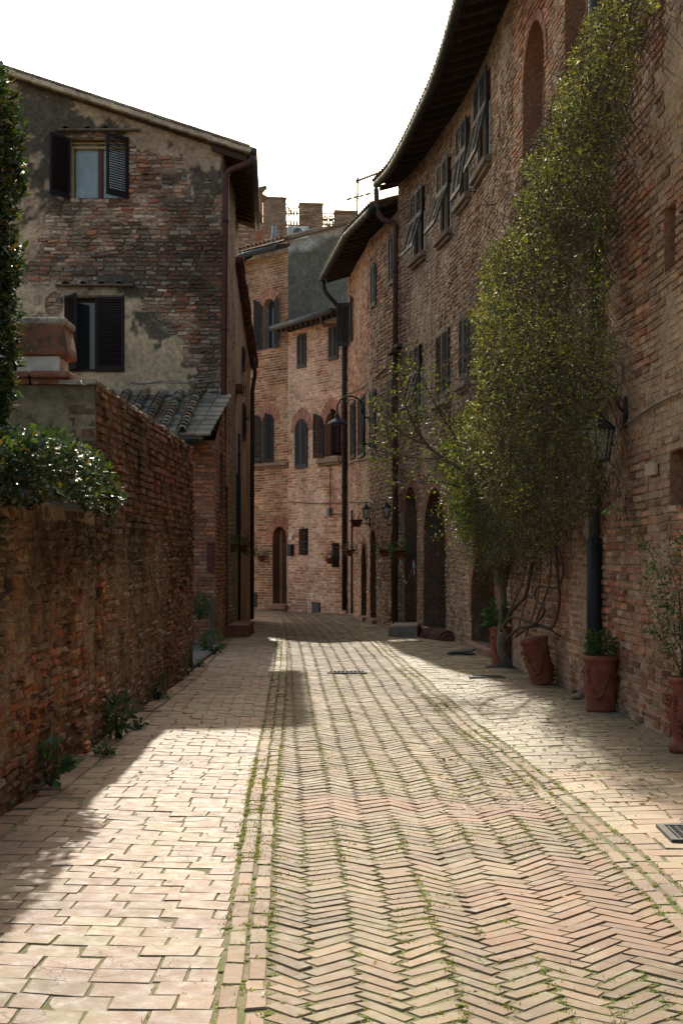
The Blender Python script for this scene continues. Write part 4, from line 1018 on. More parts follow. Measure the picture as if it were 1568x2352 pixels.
bricks(m,r2,-.1,z2,allo,'rubble',mR,s0=k_,L=.24,ph=.09,gap=.024,proud=.022,smear=.4,seed=35,rubble=.7,jit=.012,ringw=.12)
core(m,offs(r2,-.5)+[(8,32.5),(8,42),(1.5,42)],-.2,8.9)
for i,(w_,a) in enumerate(zip(W2,A2)):
    if i==4: window(R2,r2,w_,'open',depth=.15,angL=105,angR=175,label='upper window with its shutters swung open')
    else: window(R2,r2,w_,'closed',bmb=m if w_.arch else None,ringw=.1,depth=.06)
for d in D2: door(R2,r2,d,bmb=m,ringw=.16,depth=.3,col=(.03,.028,.026))
m.build('wall',M_wall,R2)
def eave(house,path,z,ov,s0,s1,slope,depth,gcol,rcol=(.045,.028,.022),tile=True,rise=.0,endcap=True):
    n=max(6,int((s1-s0)/.4)); S=np.linspace(s0,s1,n+1); m=MB(); tp=[];
    for s in S:
        w=ov(s); a=path.M(s,z+.10,w); b=path.M(s,z+.10+(w+depth)*slope,-depth); tp.append((a,b))
    for i in range(n):
        a,b=tp[i]; c,d=tp[i+1]; slab(m,[a,c,d,b],.06,(.07,.04,.028))
    rf=m.build('roof',M_tile,house)
    m=MB(); s=s0+.1
    while s<s1:
        w=ov(s); O,X,Y,Z=path.fr(s,z-.06,0); sl=nz(Y-Z*slope); m.box((O+V3(0,0,slope*w+.0),X,sl,Z),-.045,.045,-.2,w-.05,-.02,.10,np.array(rcol)*random.uniform(.6,1.1))
        s+=.5
    k=0.0
    m.build('rafters',M_wood,rf)
    m=MB()
    for i in range(n):
        for j in range(4):
            f0,f1=j/4,(j+1)/4-.02; q=[]
            for (s,f) in((S[i],f0),(S[i+1],f0),(S[i+1],f1),(S[i],f1)):
                w=ov(s); o=-.1+(w+.1)*f; q.append(path.M(s,z+.03+(w-o)*slope-.002,o))
            m.add(q,[(0,1,2,3)],np.array((.075,.040,.028))*random.uniform(.5,1.1))
    m.build('soffit',M_tile,rf)
    if tile:
        m=MB(); s=s0+.05
        while s<s1:
            O,X,Y,Z=path.fr(s,z+.12,ov(s)); D=nz(Y-Z*slope); Nn=nz(Z+Y*slope)
            for k in range(3): coppo(m,O-D*(.36+k*.36)+Nn*.05,D,X,Nn,.17,.42,np.array(random.choice(yel))*random.uniform(.4,.75))
            s+=.205
        m.build('tiles',M_tile,rf)
    gp=[path.M(s,z+.03,ov(s)+.05) for s in S]; gutter(house,gp,.075,gcol); return gp
o2=lambda s: .66+(.50-.66)*s/r2.L
gp2=eave(R2,r2,8.95,o2,-.15,r2.L-.02,.3,3,GREENM)
pipe(R2,bend([gp2[0]+V3(.05,-.1,-.05),gp2[0]+V3(.08,-.15,-.35),r2.M(.05,8.25,.25),r2.M(.02,8.0,.10),r2.M(.02,.05,.10)],r=.18),.065,(.028,.027,.026),label='black drainpipe down the corner')
pipe(R2,[r2.M(*r2.sz(812,1172),.05),V3(*r2.M(r2.hit(812),.02,.05))],.03,(.07,.04,.035),label='thin rusty pipe')
m=MB()
for pts in ([(803,905),(835,890),(870,862),(905,830),(913,825)],[(803,1068),(815,1060),(850,1052),(870,1050),(890,1040),(912,1034)],[(803,1152),(830,1153),(850,1151),(864,1155),(868,1170)]):
    m.tube([r2.M(*r2.sz(a,b),.04) for a,b in pts],.016,(.13,.11,.09),5)
m.build('cable',M_iron,R2)
R1=thing('long_house','long tall brick house along the right with tilted shutters, arched doors and deep eaves','house',(4,24,0))
rf_=[(1.22,31.8),(1.6,30),(2.18,25.2),(2.43,20.5),(2.61,18.1),(2.70,16)]
r1=Path(rf_,smooth=True)
WF=[op_uv(r1,951,976,440,584),op_uv(r1,1012,1037,372,533),op_uv(r1,1057,1080,284,451),op_uv(r1,1098,1127,182,376)]
WLo=[op_uv(r1,948,970,797,941),op_uv(r1,1005,1034,763,915),op_uv(r1,1059,1080,725,872),op_uv(r1,1101,1124,665,830)]
ND=[op_uv(r1,928,957,1118,1400,True),op_uv(r1,974,1024,1120,1440,True),op_uv(r1,1082,1140,1235,1475,True)]
for d in ND: d.z0=.12
na=op_uv(r1,1203,1252,50,430,True); nb=op_uv(r1,1299,1345,-260,180,True)
al=WF+WLo+ND+[na,nb]; z1=lambda s:9.5
mR1=(.43,.31,.205)
m=MB(); bcR=lambda q,z:np.array(mR1)[None,:]*(.65+.6*fbm(q*1.2,z*1.2,59)[:,None])
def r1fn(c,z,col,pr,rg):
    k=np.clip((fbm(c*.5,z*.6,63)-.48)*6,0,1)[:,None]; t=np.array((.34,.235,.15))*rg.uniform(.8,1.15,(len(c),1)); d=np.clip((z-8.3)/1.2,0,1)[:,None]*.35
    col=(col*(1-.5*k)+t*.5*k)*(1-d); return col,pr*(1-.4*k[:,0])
backing(m,r1,-.2,z1,al,mR1,cell=.3,colfn=bcR)
sp_=r1.hit(1180)
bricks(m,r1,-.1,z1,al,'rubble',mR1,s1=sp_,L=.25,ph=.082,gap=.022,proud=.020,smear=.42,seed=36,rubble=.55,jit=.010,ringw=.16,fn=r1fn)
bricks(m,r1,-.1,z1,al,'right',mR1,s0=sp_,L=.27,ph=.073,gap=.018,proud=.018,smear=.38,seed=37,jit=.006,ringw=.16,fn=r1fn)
coat(m,r1,-.05,9.45,al,lambda q,z:bcR(q,z)*(.6+.75*fbm(q*7,z*7,66)[:,None]),cs=.05,cz=.035,base=.0,a1=.028,a2=.03,seed=130)
core(m,offs(r1,-.62)+[(9,16.2),(9,31.6)],-.2,9.4)
def niche(mb,path,op,d,seed,pal='right',inner=None):
    a=path.xy(op.s0)-path.n(op.c)*d; b=path.xy(op.s1)-path.n(op.c)*d; np_=Path([tuple(a),tuple(b)])
    backing(mb,np_,op.z0,lambda s:op.z1,[],mR1,cell=.2); bricks(mb,np_,op.z0,lambda s:op.z1,[],pal,mR1,ph=.073,gap=.018,proud=.014,smear=.35,seed=seed)
    reveal(mb,path,op,d,(.27,.14,.085)); 
    if op.arch: ring(mb,path,op,.14,o=.02,col=(.28,.125,.075))
niche(m,r1,na,.30,71); niche(m,r1,nb,.35,72)
ia=Op(na.s0+.25,na.s1-.05,na.z0,na.z1-.35,True); rr=Path([tuple(r1.xy(na.s0)-r1.n(na.c)*.30),tuple(r1.xy(na.s1)-r1.n(na.c)*.30)])
ring(m,rr,Op(.3,rr.L-.2,na.z0,na.z1-.4,True),.15,o=.09,col=(.28,.12,.075))
for s_ in(.22,rr.L-.20): m.bevbox(rr.fr(s_,na.z0,0),-.07,.07,0,.09,0,na.z1-.4-na.z0-(rr.L-.5)/2,.01,(.27,.125,.08),.003)
for i,w_ in enumerate(WF): window(R1,r1,w_,'flap',col=(.036,.040,.048),flap=(16,19,8,12)[i],depth=.2,sill=.14,pitch=.055,label='upper window with a %s tilted shutter'%('widely','widely','barely','slightly')[i])
window(R1,r1,WLo[0],'flap',col=(.036,.040,.048),flap=15,depth=.2,sill=.14,pitch=.055)
for w_ in WLo[1:]: window(R1,r1,w_,'closed',col=(.032,.035,.041),depth=.1,sill=.14)
for i,d in enumerate(ND): door(R1,r1,d,bmb=m,ringw=(.22,.24,.2)[i],depth=(.3,.5,.5)[i],col=((.03,.022,.02),(.04,.018,.012),(.035,.02,.016))[i])
m.build('wall',M_wall,R1)
o1=lambda s: np.interp(s,[0,5.5,11,r1.L],[.44,.60,.68,.68])
gp1=eave(R1,r1,9.45,o1,-.25,r1.L,.3,4,(.028,.038,.036))
pp=r1.xy(0)
pipe(R1,bend([gp1[0]+V3(.0,.15,-.05),gp1[0]+V3(.02,.1,-.55),V3(pp[0]-.3,pp[1]-.05,8.72),V3(pp[0]-.06,pp[1]-.1,8.66),V3(pp[0]-.07,pp[1]-.1,8.2),V3(pp[0]-.07,pp[1]-.1,.03)],r=.14),.06,(.095,.045,.035),label='rust brown drainpipe between the two right houses')
m=MB(); fr=r1.fr(.05,ZV(795,31.6),.02); m.bevbox(fr,-.35,.35,0,.12,-.04,.03,.01,(.14,.08,.06)); m.bevbox(fr,-.2,.2,0,.2,-.16,-.05,.02,(.12,.07,.055)); m.build('stone_corbel',M_stone,R1)
m=MB(); m.tube([r1.M(*r1.sz(992,560),.02),r1.M(*r1.sz(992,1110),.02)],.008,(.3,.27,.2),4)
for (a,b) in ((985,600),(1045,540),(1095,440),(925,595),(1135,470)):
    q,z=r1.sz(a,b); m.tube([r1.M(q,z,0),r1.M(q,z,.12),r1.M(q,z+.06,.13)],.009,(.03,.03,.03),4)
m.build('hook_and_wire',M_iron,R1)
R0=thing('near_house','nearest brick house on the right with patched ochre mortar and blind niches','house',(4,10,0))
r0=Path([(2.70,16),(2.77,14.4),(2.82,13.2),(2.9,10),(3.0,3)])
n0=[op_uv(r0,1529,1553,469,622),op_uv(r0,1541,1575,1030,1162)]
m=MB(); bc0=lambda q,z:np.array((.36,.25,.155))[None,:]*(.6+.65*fbm(q*2,z*2,64)[:,None])
backing(m,r0,-.2,lambda s:9.6,n0,mR1,cell=.12,colfn=bc0)
def r0fn(c,z,col,pr,rg):
    k=np.clip((fbm(c*.9+4,z*.7,65)-.46)*7,0,1)[:,None]; k=k*(np.clip((z-1.0)/.8,0,1)[:,None]); t=np.array((.37,.25,.15))*rg.uniform(.85,1.12,(len(c),1))
    d=np.clip((.9-z),0,1)[:,None]*.35*np.clip((fbm(c*2,z*2,67)-.35)*4,0,1)[:,None]
    dk=(rg.random(len(c))<.06)[:,None]*.5
    return (col*(1-.62*k)+t*.62*k)*(1-d)*(1-dk),pr*(1-.55*k[:,0])
bricks(m,r0,-.05,lambda s:9.6,n0,'right',(.35,.245,.155),L=.27,ph=.073,gap=.017,proud=.018,smear=.30,seed=38,jit=.006,fn=r0fn)
coat(m,r0,-.05,8.5,n0,lambda q,z:np.array((.44,.31,.195))[None,:]*(.5+.5*fbm(q*2,z*2,64)[:,None]+.45*fbm(q*9,z*9,65)[:,None]),cs=.045,cz=.03,base=.0,a1=.022,a2=.034,seed=120)
core(m,[(3.35,3),(3.1,15.9),(9,15.9),(9,3)],-.2,9.5)
for p in n0: niche(m,r0,p,.16,73)
# relieving arch over the lantern
ra=Op(r0.hit(1330),r0.hit(1480),1.2,ZV(900,14.2),True)
ra=Op(ra.c-.62,ra.c+.62,1.2,3.05,True); ring(m,r0,ra,.26,o=.016,col=(.30,.15,.09))
m.build('wall',M_wall,R0)
m=MB(); p0=r0.M(.55,0,.09); x,y=p0[0],p0[1]
pipe(R0,[V3(x,y,1.75),V3(x,y,9.6)],.062,(.05,.055,.055),label='grey drainpipe behind the vine')
pipe(R0,[V3(x,y,.0),V3(x,y,1.75)],.078,(.018,.018,.02),label='black cast iron foot of the drainpipe')
m=MB(); m.tube([r0.M(*r0.sz(a,b),.03) for a,b in((1425,985),(1460,965),(1480,950),(1520,925),(1568,903))],.011,(.13,.10,.08),5); m.build('cable',M_iron,R0)
t0=r0.hit(1503); m=MB(); m.bevbox(r0.fr(t0,ZV(1076,13.2),.02),-.17,.17,0,.03,-.055,.055,.004,(.48,.34,.25)); tag(m.build('wall_plaque',M_plas),'small pale square plaque on the near right wall','plaque')
# ================================================================ STREET THINGS
m=MB(); m.bevbox((V3(1.25,28.7,-.02),nz(V3(1,-.1,0)),nz(V3(.1,1,0)),V3(0,0,1)),-.3,.25,-.55,.9,0,.24,.03,(.24,.20,.15),.015); tag(m.build('stone_step',M_stone,base=True),'chunky worn stone step at the arched door beyond the brown drainpipe','step')
m=MB(); m.tube([V3(1.62,27.9,.03),V3(1.78,27.2,.04),V3(1.92,26.6,.02)],[.15,.17,.13],(.13,.06,.042),12)
for k in range(16):
    t=k/16; p=V3(1.63+.28*t,27.8-1.15*t,.035); m.tube([p,p+V3(.008,-.03,0)],.172,(.11,.05,.035),12)
tag(m.build('rounded_kerb',M_wall,smooth=False,base=True),'rounded red brick kerb hump at the foot of the dark recessed doorway','kerb')
m=MB(); a=V3(*G(1078,1506),.02); m.bevbox((V3(1.92,23.3,.04),nz(V3(1,-.2,.10)),nz(V3(.2,1,0)),nz(V3(-.1,0,1))),-.22,.16,-.3,.35,.0,.03,.006,(.05,.05,.05)); tag(m.build('metal_ramp',M_stone,base=True),'dark flat ramp plate lying askew before the doorway beside the bent tree','ramp')
# drains
def grate(cx,cy,w,l,nx,nyy,label,ang=0,col=(.035,.034,.033),frc=(.10,.09,.075)):
    t=thing('drain_grate',label,'drain',(cx,cy,float(gz(cx,cy)))); z=float(gz(cx,cy))+.006; X=V3(math.cos(ang),math.sin(ang),0); Y=V3(-math.sin(ang),math.cos(ang),0); fr=(V3(cx,cy,z),X,Y,V3(0,0,1))
    m=MB(); m.box(fr,-w/2,w/2,-l/2,l/2,-.03,-.012,(.008,.008,.008)); 
    for a in(-1,1): m.box(fr,a*w/2-.02,a*w/2+.02,-l/2-.02,l/2+.02,-.011,.012,frc); m.box(fr,-w/2+.021,w/2-.021,a*l/2-.02,a*l/2+.02,-.011,.012,frc)
    m.build('frame',M_stone,t); m=MB()
    for k in range(1,nx): m.box(fr,-w/2+w*k/nx-.007,-w/2+w*k/nx+.007,-l/2+.02,l/2-.02,-.011,.008,col)
    for k in range(1,nyy): m.box(fr,-w/2+.021,w/2-.021,-l/2+l*k/nyy-.006,-l/2+l*k/nyy+.006,-.0105,.0065,col)
    m.build('grid',M_stone,t)
x,y=G(797,1540); grate(x,y,.5,.28,9,2,'cast iron slotted drain in the middle of the herringbone road',0,(.09,.085,.075))
x,y=G(1600,1918); grate(x,y,.34,.44,8,12,'dark mesh grate cut off by the right edge of the photo',-.03)
x,y=G(1118,1556); grate(x+.0,y,.42,.3,14,5,'worn floor grate on the right pavement near the bent trunk',-.05)
x,y=G(1165,1536); grate(x-.05,y+.25,.42,.3,14,5,'second floor grate hard by the leftmost of the terracotta pots',-.05)
# pots
def pot(cx,cy,R,H,tilt,label,slim=1.0,seed=0):
    rr=random.Random(seed); z=float(gz(cx,cy)); t=thing('terracotta_pot',label,'flower pot',(cx,cy,z),'terracotta pots along the right wall')
    Z=nz(V3(math.sin(tilt[0]),math.sin(tilt[1]),1)); X=nz(np.cross(V3(0,1,0),Z)); Y=np.cross(Z,X); fr=(V3(cx,cy,z),X,Y,Z)
    b=R*.84
    if slim<1: prof=[(R*.55,0),(R*.9,.0),(R*.95,.03),(R*.92,.07),(R*.75,.09),(R*.72,.11),(R*.80,H*.3),(R*.9,H*.5),(R*.82,H*.75),(R*.78,H*.86),(R*.98,H*.93),(R*1.03,H*.965),(R*1.0,H),(R*.86,H),(R*.82,H*.93),(.01,H*.92)]
    else: prof=[(b*.6,0),(b*1.02,0),(b*1.04,.025),(b*1.0,.04),(b,.06),(R*.93,H*.5),(R*.95,H*.86),(R*.97,H*.88),(R*1.04,H*.905),(R*1.07,H*.94),(R*1.05,H*.975),(R*1.0,H),(R*.88,H),(R*.86,H*.93),(.01,H*.92)]
    m=MB(); m.lathe(fr,prof,32,TERRA); body=m.build('body',M_terra,t,smooth=True)
    for cth in(-PI*.5-.0,-PI*.5+2.1,-PI*.5-2.1):
        m=MB()
        for k in range(30):
            f=k/29*2-1; th=cth-.35+f*.62; hz=H*(.68-.42*(1-f*f)); r=R*.93 if slim==1 else R*.86
            p=fr[0]+X*(r*math.cos(th))+Y*(r*math.sin(th))+Z*hz; m.blob(p+V3(rr.uniform(-.006,.006),0,rr.uniform(-.008,.008)),rr.uniform(.010,.022)*(1.4-.6*abs(f)),TERRA)
        for s in(-1,1):
            th=cth-.35+s*.62; p=fr[0]+X*(R*.94*math.cos(th))+Y*(R*.94*math.sin(th))+Z*H*.72
            for k in range(6): m.blob(p+X*.024*math.cos(k)+Z*.024*math.sin(k),.013,TERRA)
            for k in range(5): m.blob(p-Z*(.04+.028*k)+X*rr.uniform(-.01,.01),.013-.001*k,TERRA)
        m.build('garland',M_terra,t,smooth=True)
    m=MB(); m.lathe((fr[0]+Z*(H*.925),X,Y,Z),[(R*.86,-.01),(R*.85,.004),(.01,.012)],20,(.06,.045,.03)); m.build('soil',M_soil,t)
    return fr
pf1=pot(2.28,21.05,.175,.56,(0,0),'upright terracotta pot behind the bent tree trunk, broad leaves in it',seed=1)
pf2=pot(2.44,17.95,.165,.57,(-.21,0),'leaning terracotta pot with thick twisted vine stems',seed=2)
pf3=pot(2.58,14.75,.168,.55,(0,0),'upright terracotta pot with a small green bush by the black pipe',seed=3)
pf4=pot(2.73,11.75,.14,.60,(0,0),'slim terracotta urn with a climbing rose at the right edge of the photo',slim=.9,seed=4)
# ---------------------------------------------------------------- leaves
def leaves(mb,p,size,cols,asp=.42,up=.0,droop=.0,seed=0,out=None,flat=0):
    rg=np.random.default_rng(seed); n=len(p); d=rg.normal(size=(n,3)); d[:,2]=d[:,2]*.7-droop
    if out is not None: d=d+out
    d/=np.linalg.norm(d,axis=1)[:,None]; r=rg.normal(size=(n,3))*(1-flat)+rg.normal(size=(n,3))*.35*flat+np.array((0,-.25,1.))*flat*1.2; r[:,2]*=1 if flat else .6; s=np.cross(d,r); s/=np.linalg.norm(s,axis=1)[:,None]; nn=np.cross(s,d)
    l=(size*rg.uniform(.6,1.35,n))[:,None]; w=l*asp
    base=p; v=np.stack([base,base+d*l*.45-s*w*.5+nn*l*.06,base+d*l,base+d*l*.45+s*w*.5+nn*l*.06,base+d*l*.5-nn*l*.05],1).reshape(-1,3)
    f=(np.arange(n)[:,None,None]*5+np.array([(0,1,4),(1,2,4),(2,3,4),(3,0,4)])[None]).reshape(-1,3)
    c=np.array(cols)[rg.integers(0,len(cols),n)]*rg.uniform(.7,1.25,(n,1)); mb.addq(v,f,np.repeat(c,5,0))
def inpoly(x,y,poly):
    x=np.asarray(x); y=np.asarray(y); r=np.zeros(x.shape,bool); n=len(poly)
    for i in range(n):
        x1,y1=poly[i]; x2,y2=poly[(i+1)%n]
        c=((y1>y)!=(y2>y)); xi=(x2-x1)*(y-y1)/(y2-y1+1e-12)+x1; r^=c&(x<xi)
    return r
def proj(p): return UC+p[:,0]/p[:,1]*F, VH-(p[:,2]-CH)/p[:,1]*F
rall=Path(rf_[:-1]+[(2.70,16),(2.77,14.4),(2.82,13.2),(2.9,10)],smooth=True)
VL=[(.10,.12,.036),(.14,.15,.04),(.08,.095,.03),(.21,.20,.05),(.075,.09,.04),(.05,.062,.028),(.13,.085,.035)]
def twig(mb,p,d,L,r,col=(.07,.05,.03),n=6,wob=.25,grav=0,seed=None):
    pts=[p]; d=nz(d)
    for k in range(n):
        d=nz(d+V3(random.gauss(0,wob),random.gauss(0,wob),random.gauss(0,wob)-grav)); p=p+d*L/n; pts.append(p)
    mb.tube(pts,[r*(1-.75*k/n) for k in range(n+1)],col,5,False); return pts
# ---- the big climbing vine
vine=thing('climbing_vine','huge light green climbing vine tumbling down the long right wall','vine',(2.5,17.5,0))
poly=[(1520,-60),(1372,-60),(1355,40),(1322,110),(1300,170),(1262,250),(1226,330),(1206,430),(1172,500),(1150,560),(1112,620),(1104,690),(1090,760),(1083,850),(1066,930),(1040,1000),(1012,1050),(1040,1120),(1066,1200),(1090,1270),(1120,1300),(1180,1270),(1240,1290),(1270,1245),(1330,1215),(1375,1180),(1395,1060),(1392,940),(1404,800),(1398,690),(1404,560),(1404,420),(1425,300),(1446,200),(1475,110)]
N0=1300000; sA=RNG.uniform(0,rall.L,N0); zA=RNG.uniform(1.4,10.2,N0); oA=RNG.beta(1.15,1.5,N0)*1.65+.02
pA=rall.arr(sA,zA,oA); pu,pv=proj(pA)
ju=(fbm(pv/38,pu*0+3,81)-.5)*110+RNG.normal(0,9,N0)
k=inpoly(pu+ju*.6,pv+RNG.normal(0,12,N0),poly)
cl=fbm(sA*1.5+oA*2.2,zA*1.3-oA,82,4); YA=pA[:,1] 
den=np.clip((cl-.37)*6,0.10,1)*np.where(zA<3.4,.75,1)*np.where(pu>1340,1.6,1); sm_=lambda x,a,b:np.clip((x-a)/(b-a),0,1)
Rv=(.66+1.0*np.exp(-((YA+oA*.3-16.1)/2.2)**2)*sm_(zA,1.7,3.0)*(1-.55*sm_(zA,5.5,8.5)))*(.65+.7*fbm(sA*1.1,zA*1.1,84)); prof_=np.where(oA<Rv,1,0)
# upper part is thinner, lower part near the lantern darker/woodier
k&=(RNG.random(N0)<den*np.where(prof_>0,.35+.65*(oA>.15),0))
idx=np.nonzero(k)[0]; RNG.shuffle(idx); idx=idx[:150000]; pl=pA[idx]
m=MB(); leaves(m,pl,.043,VL,asp=.30,droop=.5,seed=5,out=np.array((-.35,-.25,0)))
m.build('foliage',M_leafv,vine)
m=MB()
pick=RNG.choice(idx,9500)
for i in pick:
    p=pA[i]; d=V3(random.gauss(0,.5),random.gauss(0,.6),random.choice((-1,-1,-.7,.4)))
    twig(m,p,d,random.uniform(.25,.8),.0034,np.array((.085,.06,.042))*random.uniform(.5,1.4),5,.25,.12)
m.build('twigs',M_bark,vine)
m=MB()
def wpt(u,v,o): q,z=rall.sz(u,v); return rall.M(q,z,o)
for pts,r in (([(1228,1470,.35),(1205,1440,.30),(1212,1400,.22),(1235,1370,.15),(1238,1310,.12),(1262,1180,.1),(1275,950,.12),(1300,700,.12),(1330,400,.12),(1380,150,.12),(1440,-40,.1)],.028),
    ([(1225,1468,.36),(1252,1440,.34),(1290,1438,.2),(1305,1462,.1)],.022),
    ([(1230,1470,.35),(1200,1452,.32),(1225,1415,.3),(1262,1425,.3),(1300,1448,.15),(1306,1380,.1),(1300,1330,.1),(1296,1200,.12),(1310,900,.12),(1330,600,.1)],.026),
    ([(1240,1460,.3),(1268,1440,.3),(1292,1420,.25),(1290,1395,.2),(1262,1375,.2),(1268,1345,.2),(1308,1352,.12),(1316,1300,.1),(1290,1230,.1)],.02),
    ([(1205,1462,.3),(1196,1440,.25),(1230,1330,.15),(1240,1200,.1)],.013),([(1250,1465,.25),(1256,1370,.1),(1262,1220,.1)],.011),
    ([(1236,1465,.3),(1222,1390,.1),(1245,1290,.1)],.010),([(1262,1440,.2),(1285,1330,.1),(1282,1180,.1)],.012)):
    b=bend([wpt(*p) for p in pts],6,.25); m.tube(b,[r*(1-.45*k/len(b)) for k in range(len(b))],(.085,.06,.042),7)
# trailing strands right of the mass
for k in range(34):
    u=random.uniform(1395,1460); v=random.uniform(820,1150); p=wpt(u,v,random.uniform(.03,.12)); twig(m,p,V3(random.gauss(0,.1),random.gauss(0,.3),-1),random.uniform(.4,1.2),.004,(.06,.04,.03),9,.2,.05)
m.build('stems',M_bark,vine,smooth=True)
# ---- bent tree
tr=thing('bent_tree','slender tree with a bent grey trunk and arching bare branches over the pavement','tree',(2.33,20.85,0))
Yt=20.9; T=lambda u,v,dy=0: P(u,v,Yt+dy)
m=MB(); tp=bend([T(1183,1531,.1),T(1163,1524),T(1150,1500),T(1152,1440),T(1155,1380),T(1150,1330),T(1140,1290),T(1128,1230),T(1110,1150,-.1)],5,.2)
m.tube(tp,[.075-.030*k/len(tp) for k in range(len(tp))],(.17,.14,.11),10)
t2=bend([T(1152,1370),T(1164,1310),T(1175,1230),T(1190,1130)],4,.2); m.tube(t2,[.042-.02*k/len(t2) for k in range(len(t2))],(.17,.14,.11),8)
m.build('trunk',M_bark,tr,smooth=True)
brs=[([(1110,1150),(1080,1090),(1020,1055),(975,1020),(948,975),(930,930),(926,900)],.028),([(1080,1095),(1050,1010),(1010,950),(985,900),(962,860),(948,835)],.022),([(1020,1055),(950,1052),(890,1040),(860,1032),(850,1040)],.015),([(975,1020),(925,1000),(895,960),(880,925)],.013),
 ([(1060,1120),(1000,1105),(940,1108),(910,1110)],.014),([(1010,950),(1005,900),(1020,860)],.010),([(948,975),(935,990),(905,985),(880,960),(868,945)],.008),([(990,1035),(960,990),(955,940),(968,905)],.010),([(1050,1010),(1030,980),(1035,930),(1042,890)],.010),([(925,1000),(900,1010),(882,1000)],.006),([(1110,1150),(1085,1160),(1050,1175),(1030,1165)],.012),([(1128,1230),(1090,1200),(1060,1200),(1040,1215)],.012),([(930,930),(915,910),(912,880)],.006),([(962,860),(940,850),(925,832)],.006)]
m=MB(); tips=[]
for pts,r in brs:
    dy=random.uniform(-.5,.3); b=bend([T(a,b2,dy*i/len(pts)) for i,(a,b2) in enumerate(pts)],4,.25)
    m.tube(b,[r*(1-.75*k/len(b)) for k in range(len(b))],(.11,.085,.065),6)
    for k in range(len(b)*2):
        p=b[random.randrange(len(b)//4,len(b))]; d=V3(random.gauss(-.3,.5),random.gauss(0,.5),random.gauss(.2,.6)); t=twig(m,p,d,random.uniform(.15,.5),.0038,(.10,.07,.05),5,.2,-.02); tips+= [t[-1],t[3],t[4]]
m.build('branches',M_bark,tr,smooth=True)
m=MB(); tips=np.array(tips); q=tips[RNG.integers(0,len(tips),900)]+RNG.normal(0,.035,(900,3))
pn=[];w0=[(1110,1090,.28,900),(1070,1150,.25,700),(1120,1240,.22,1100),(1160,1280,.20,700),(1050,1040,.22,500),(1100,1190,.3,900),(1180,1200,.25,700)]
for a,b,s,nn in w0: pn.append(T(a,b)+RNG.normal(0,s,(nn,3))*np.array((.8,1.1,1)))
leaves(m,np.concatenate([q]+pn),.062,[(.12,.14,.02),(.16,.16,.03),(.08,.11,.018),(.055,.085,.02)],asp=.32,droop=.3,seed=9); m.build('foliage',M_leafv,tr)
# ---- left glossy shrubs
GL=[(.018,.036,.014),(.025,.045,.016),(.012,.026,.012),(.05,.08,.016),(.02,.036,.022),(.02,.04,.02),(.10,.08,.02)]
def massleaf(label,name,poly,xr,yr,zr,n,size,cols,mat,seed,cat,stems,out,asp=.5,cap=9000,th=.36):
    t=thing(name,label,cat,(np.mean(xr),np.mean(yr),stems))
    rg=np.random.default_rng(seed); p=np.stack([rg.uniform(*xr,n),rg.uniform(*yr,n),rg.uniform(*zr,n)],1); u,v=proj(p)
    k=inpoly(u+rg.normal(0,5,n)+(vnoise(p[:,2]*7,p[:,1]*5,seed+1)-.5)*30,v+rg.normal(0,6,n)+(vnoise(p[:,0]*7,p[:,1]*5,seed+2)-.5)*26,poly)&(vnoise(p[:,0]*4+p[:,1]*3,p[:,2]*4+p[:,1],seed)>th*rg.random(n)*1.6)
    p=p[k][:cap]; m=MB(); leaves(m,p,size,cols,asp=asp,seed=seed,out=np.array(out),flat=.75); m.build('foliage',mat,t)
    m=MB()
    for i in range(0,len(p),max(1,len(p)//160)): twig(m,p[i],V3(random.gauss(-1,.3),random.gauss(0,.4),random.gauss(-.2,.4)),random.uniform(.1,.25),.006,(.06,.045,.03),4,.15)
    m.build('branches',M_bark,t); return t
massleaf('glossy dark green shrub spilling over the low left wall','overhanging_shrub',[(-60,985),(40,1000),(120,1000),(160,1018),(190,1040),(225,1050),(250,1085),(272,1125),(285,1150),(262,1175),(215,1165),(170,1145),(130,1150),(95,1135),(60,1160),(20,1170),(-60,1150)],(-2.75,-1.70),(8.4,12.1),(1.85,2.8),110000,.062,GL,M_leafg,51,'shrub',1.9,(.2,-.5,.5),asp=.6,cap=11000,th=.5)
massleaf('tall dark glossy evergreen rising at the left edge behind the wall','evergreen_tree',[(-70,150),(14,172),(26,200),(30,240),(44,270),(48,330),(56,370),(54,400),(40,430),(42,480),(34,520),(44,560),(30,610),(24,660),(36,700),(30,740),(46,780),(38,820),(20,850),(34,900),(8,960),(-70,960)],(-2.95,-2.1),(8.8,9.9),(2.3,4.9),150000,.075,GL,M_leafg,52,'tree',2.0,(.2,-.4,.2),asp=.5,cap=12000,th=.6)
# ---- potted and wall-foot plants
def bush(name,label,cat,c0,r,n,size,cols,mat,seed,asp=.4,sz=1.0,stem=True,group=None,droop=0,base=None):
    t=thing(name,label,cat,tuple(base if base is not None else c0-V3(0,0,r*sz)),group); rg=np.random.default_rng(seed)
    d=rg.normal(size=(n,3)); d/=np.linalg.norm(d,axis=1)[:,None]; p=c0+d*(rg.random(n)**.45)[:,None]*np.array((r,r,r*sz))*(.7+.5*vnoise(d[:,0]*3+seed,d[:,2]*3,seed))[:,None]
    m=MB(); leaves(m,p,size,cols,asp=asp,seed=seed,out=d*1.2,droop=droop); m.build('foliage',mat,t)
    if stem:
        m=MB(); b=c0-V3(0,0,r*sz)
        for k in range(14): e=p[rg.integers(0,n)]; m.tube([b,(b+e)/2+V3(random.gauss(0,.02),0,.02),e],[.005,.004,.002],(.06,.07,.03),4,False)
        m.build('stems',M_bark,t)
    return t
GG=[(.035,.08,.02),(.05,.10,.025),(.028,.06,.02),(.06,.11,.03)]
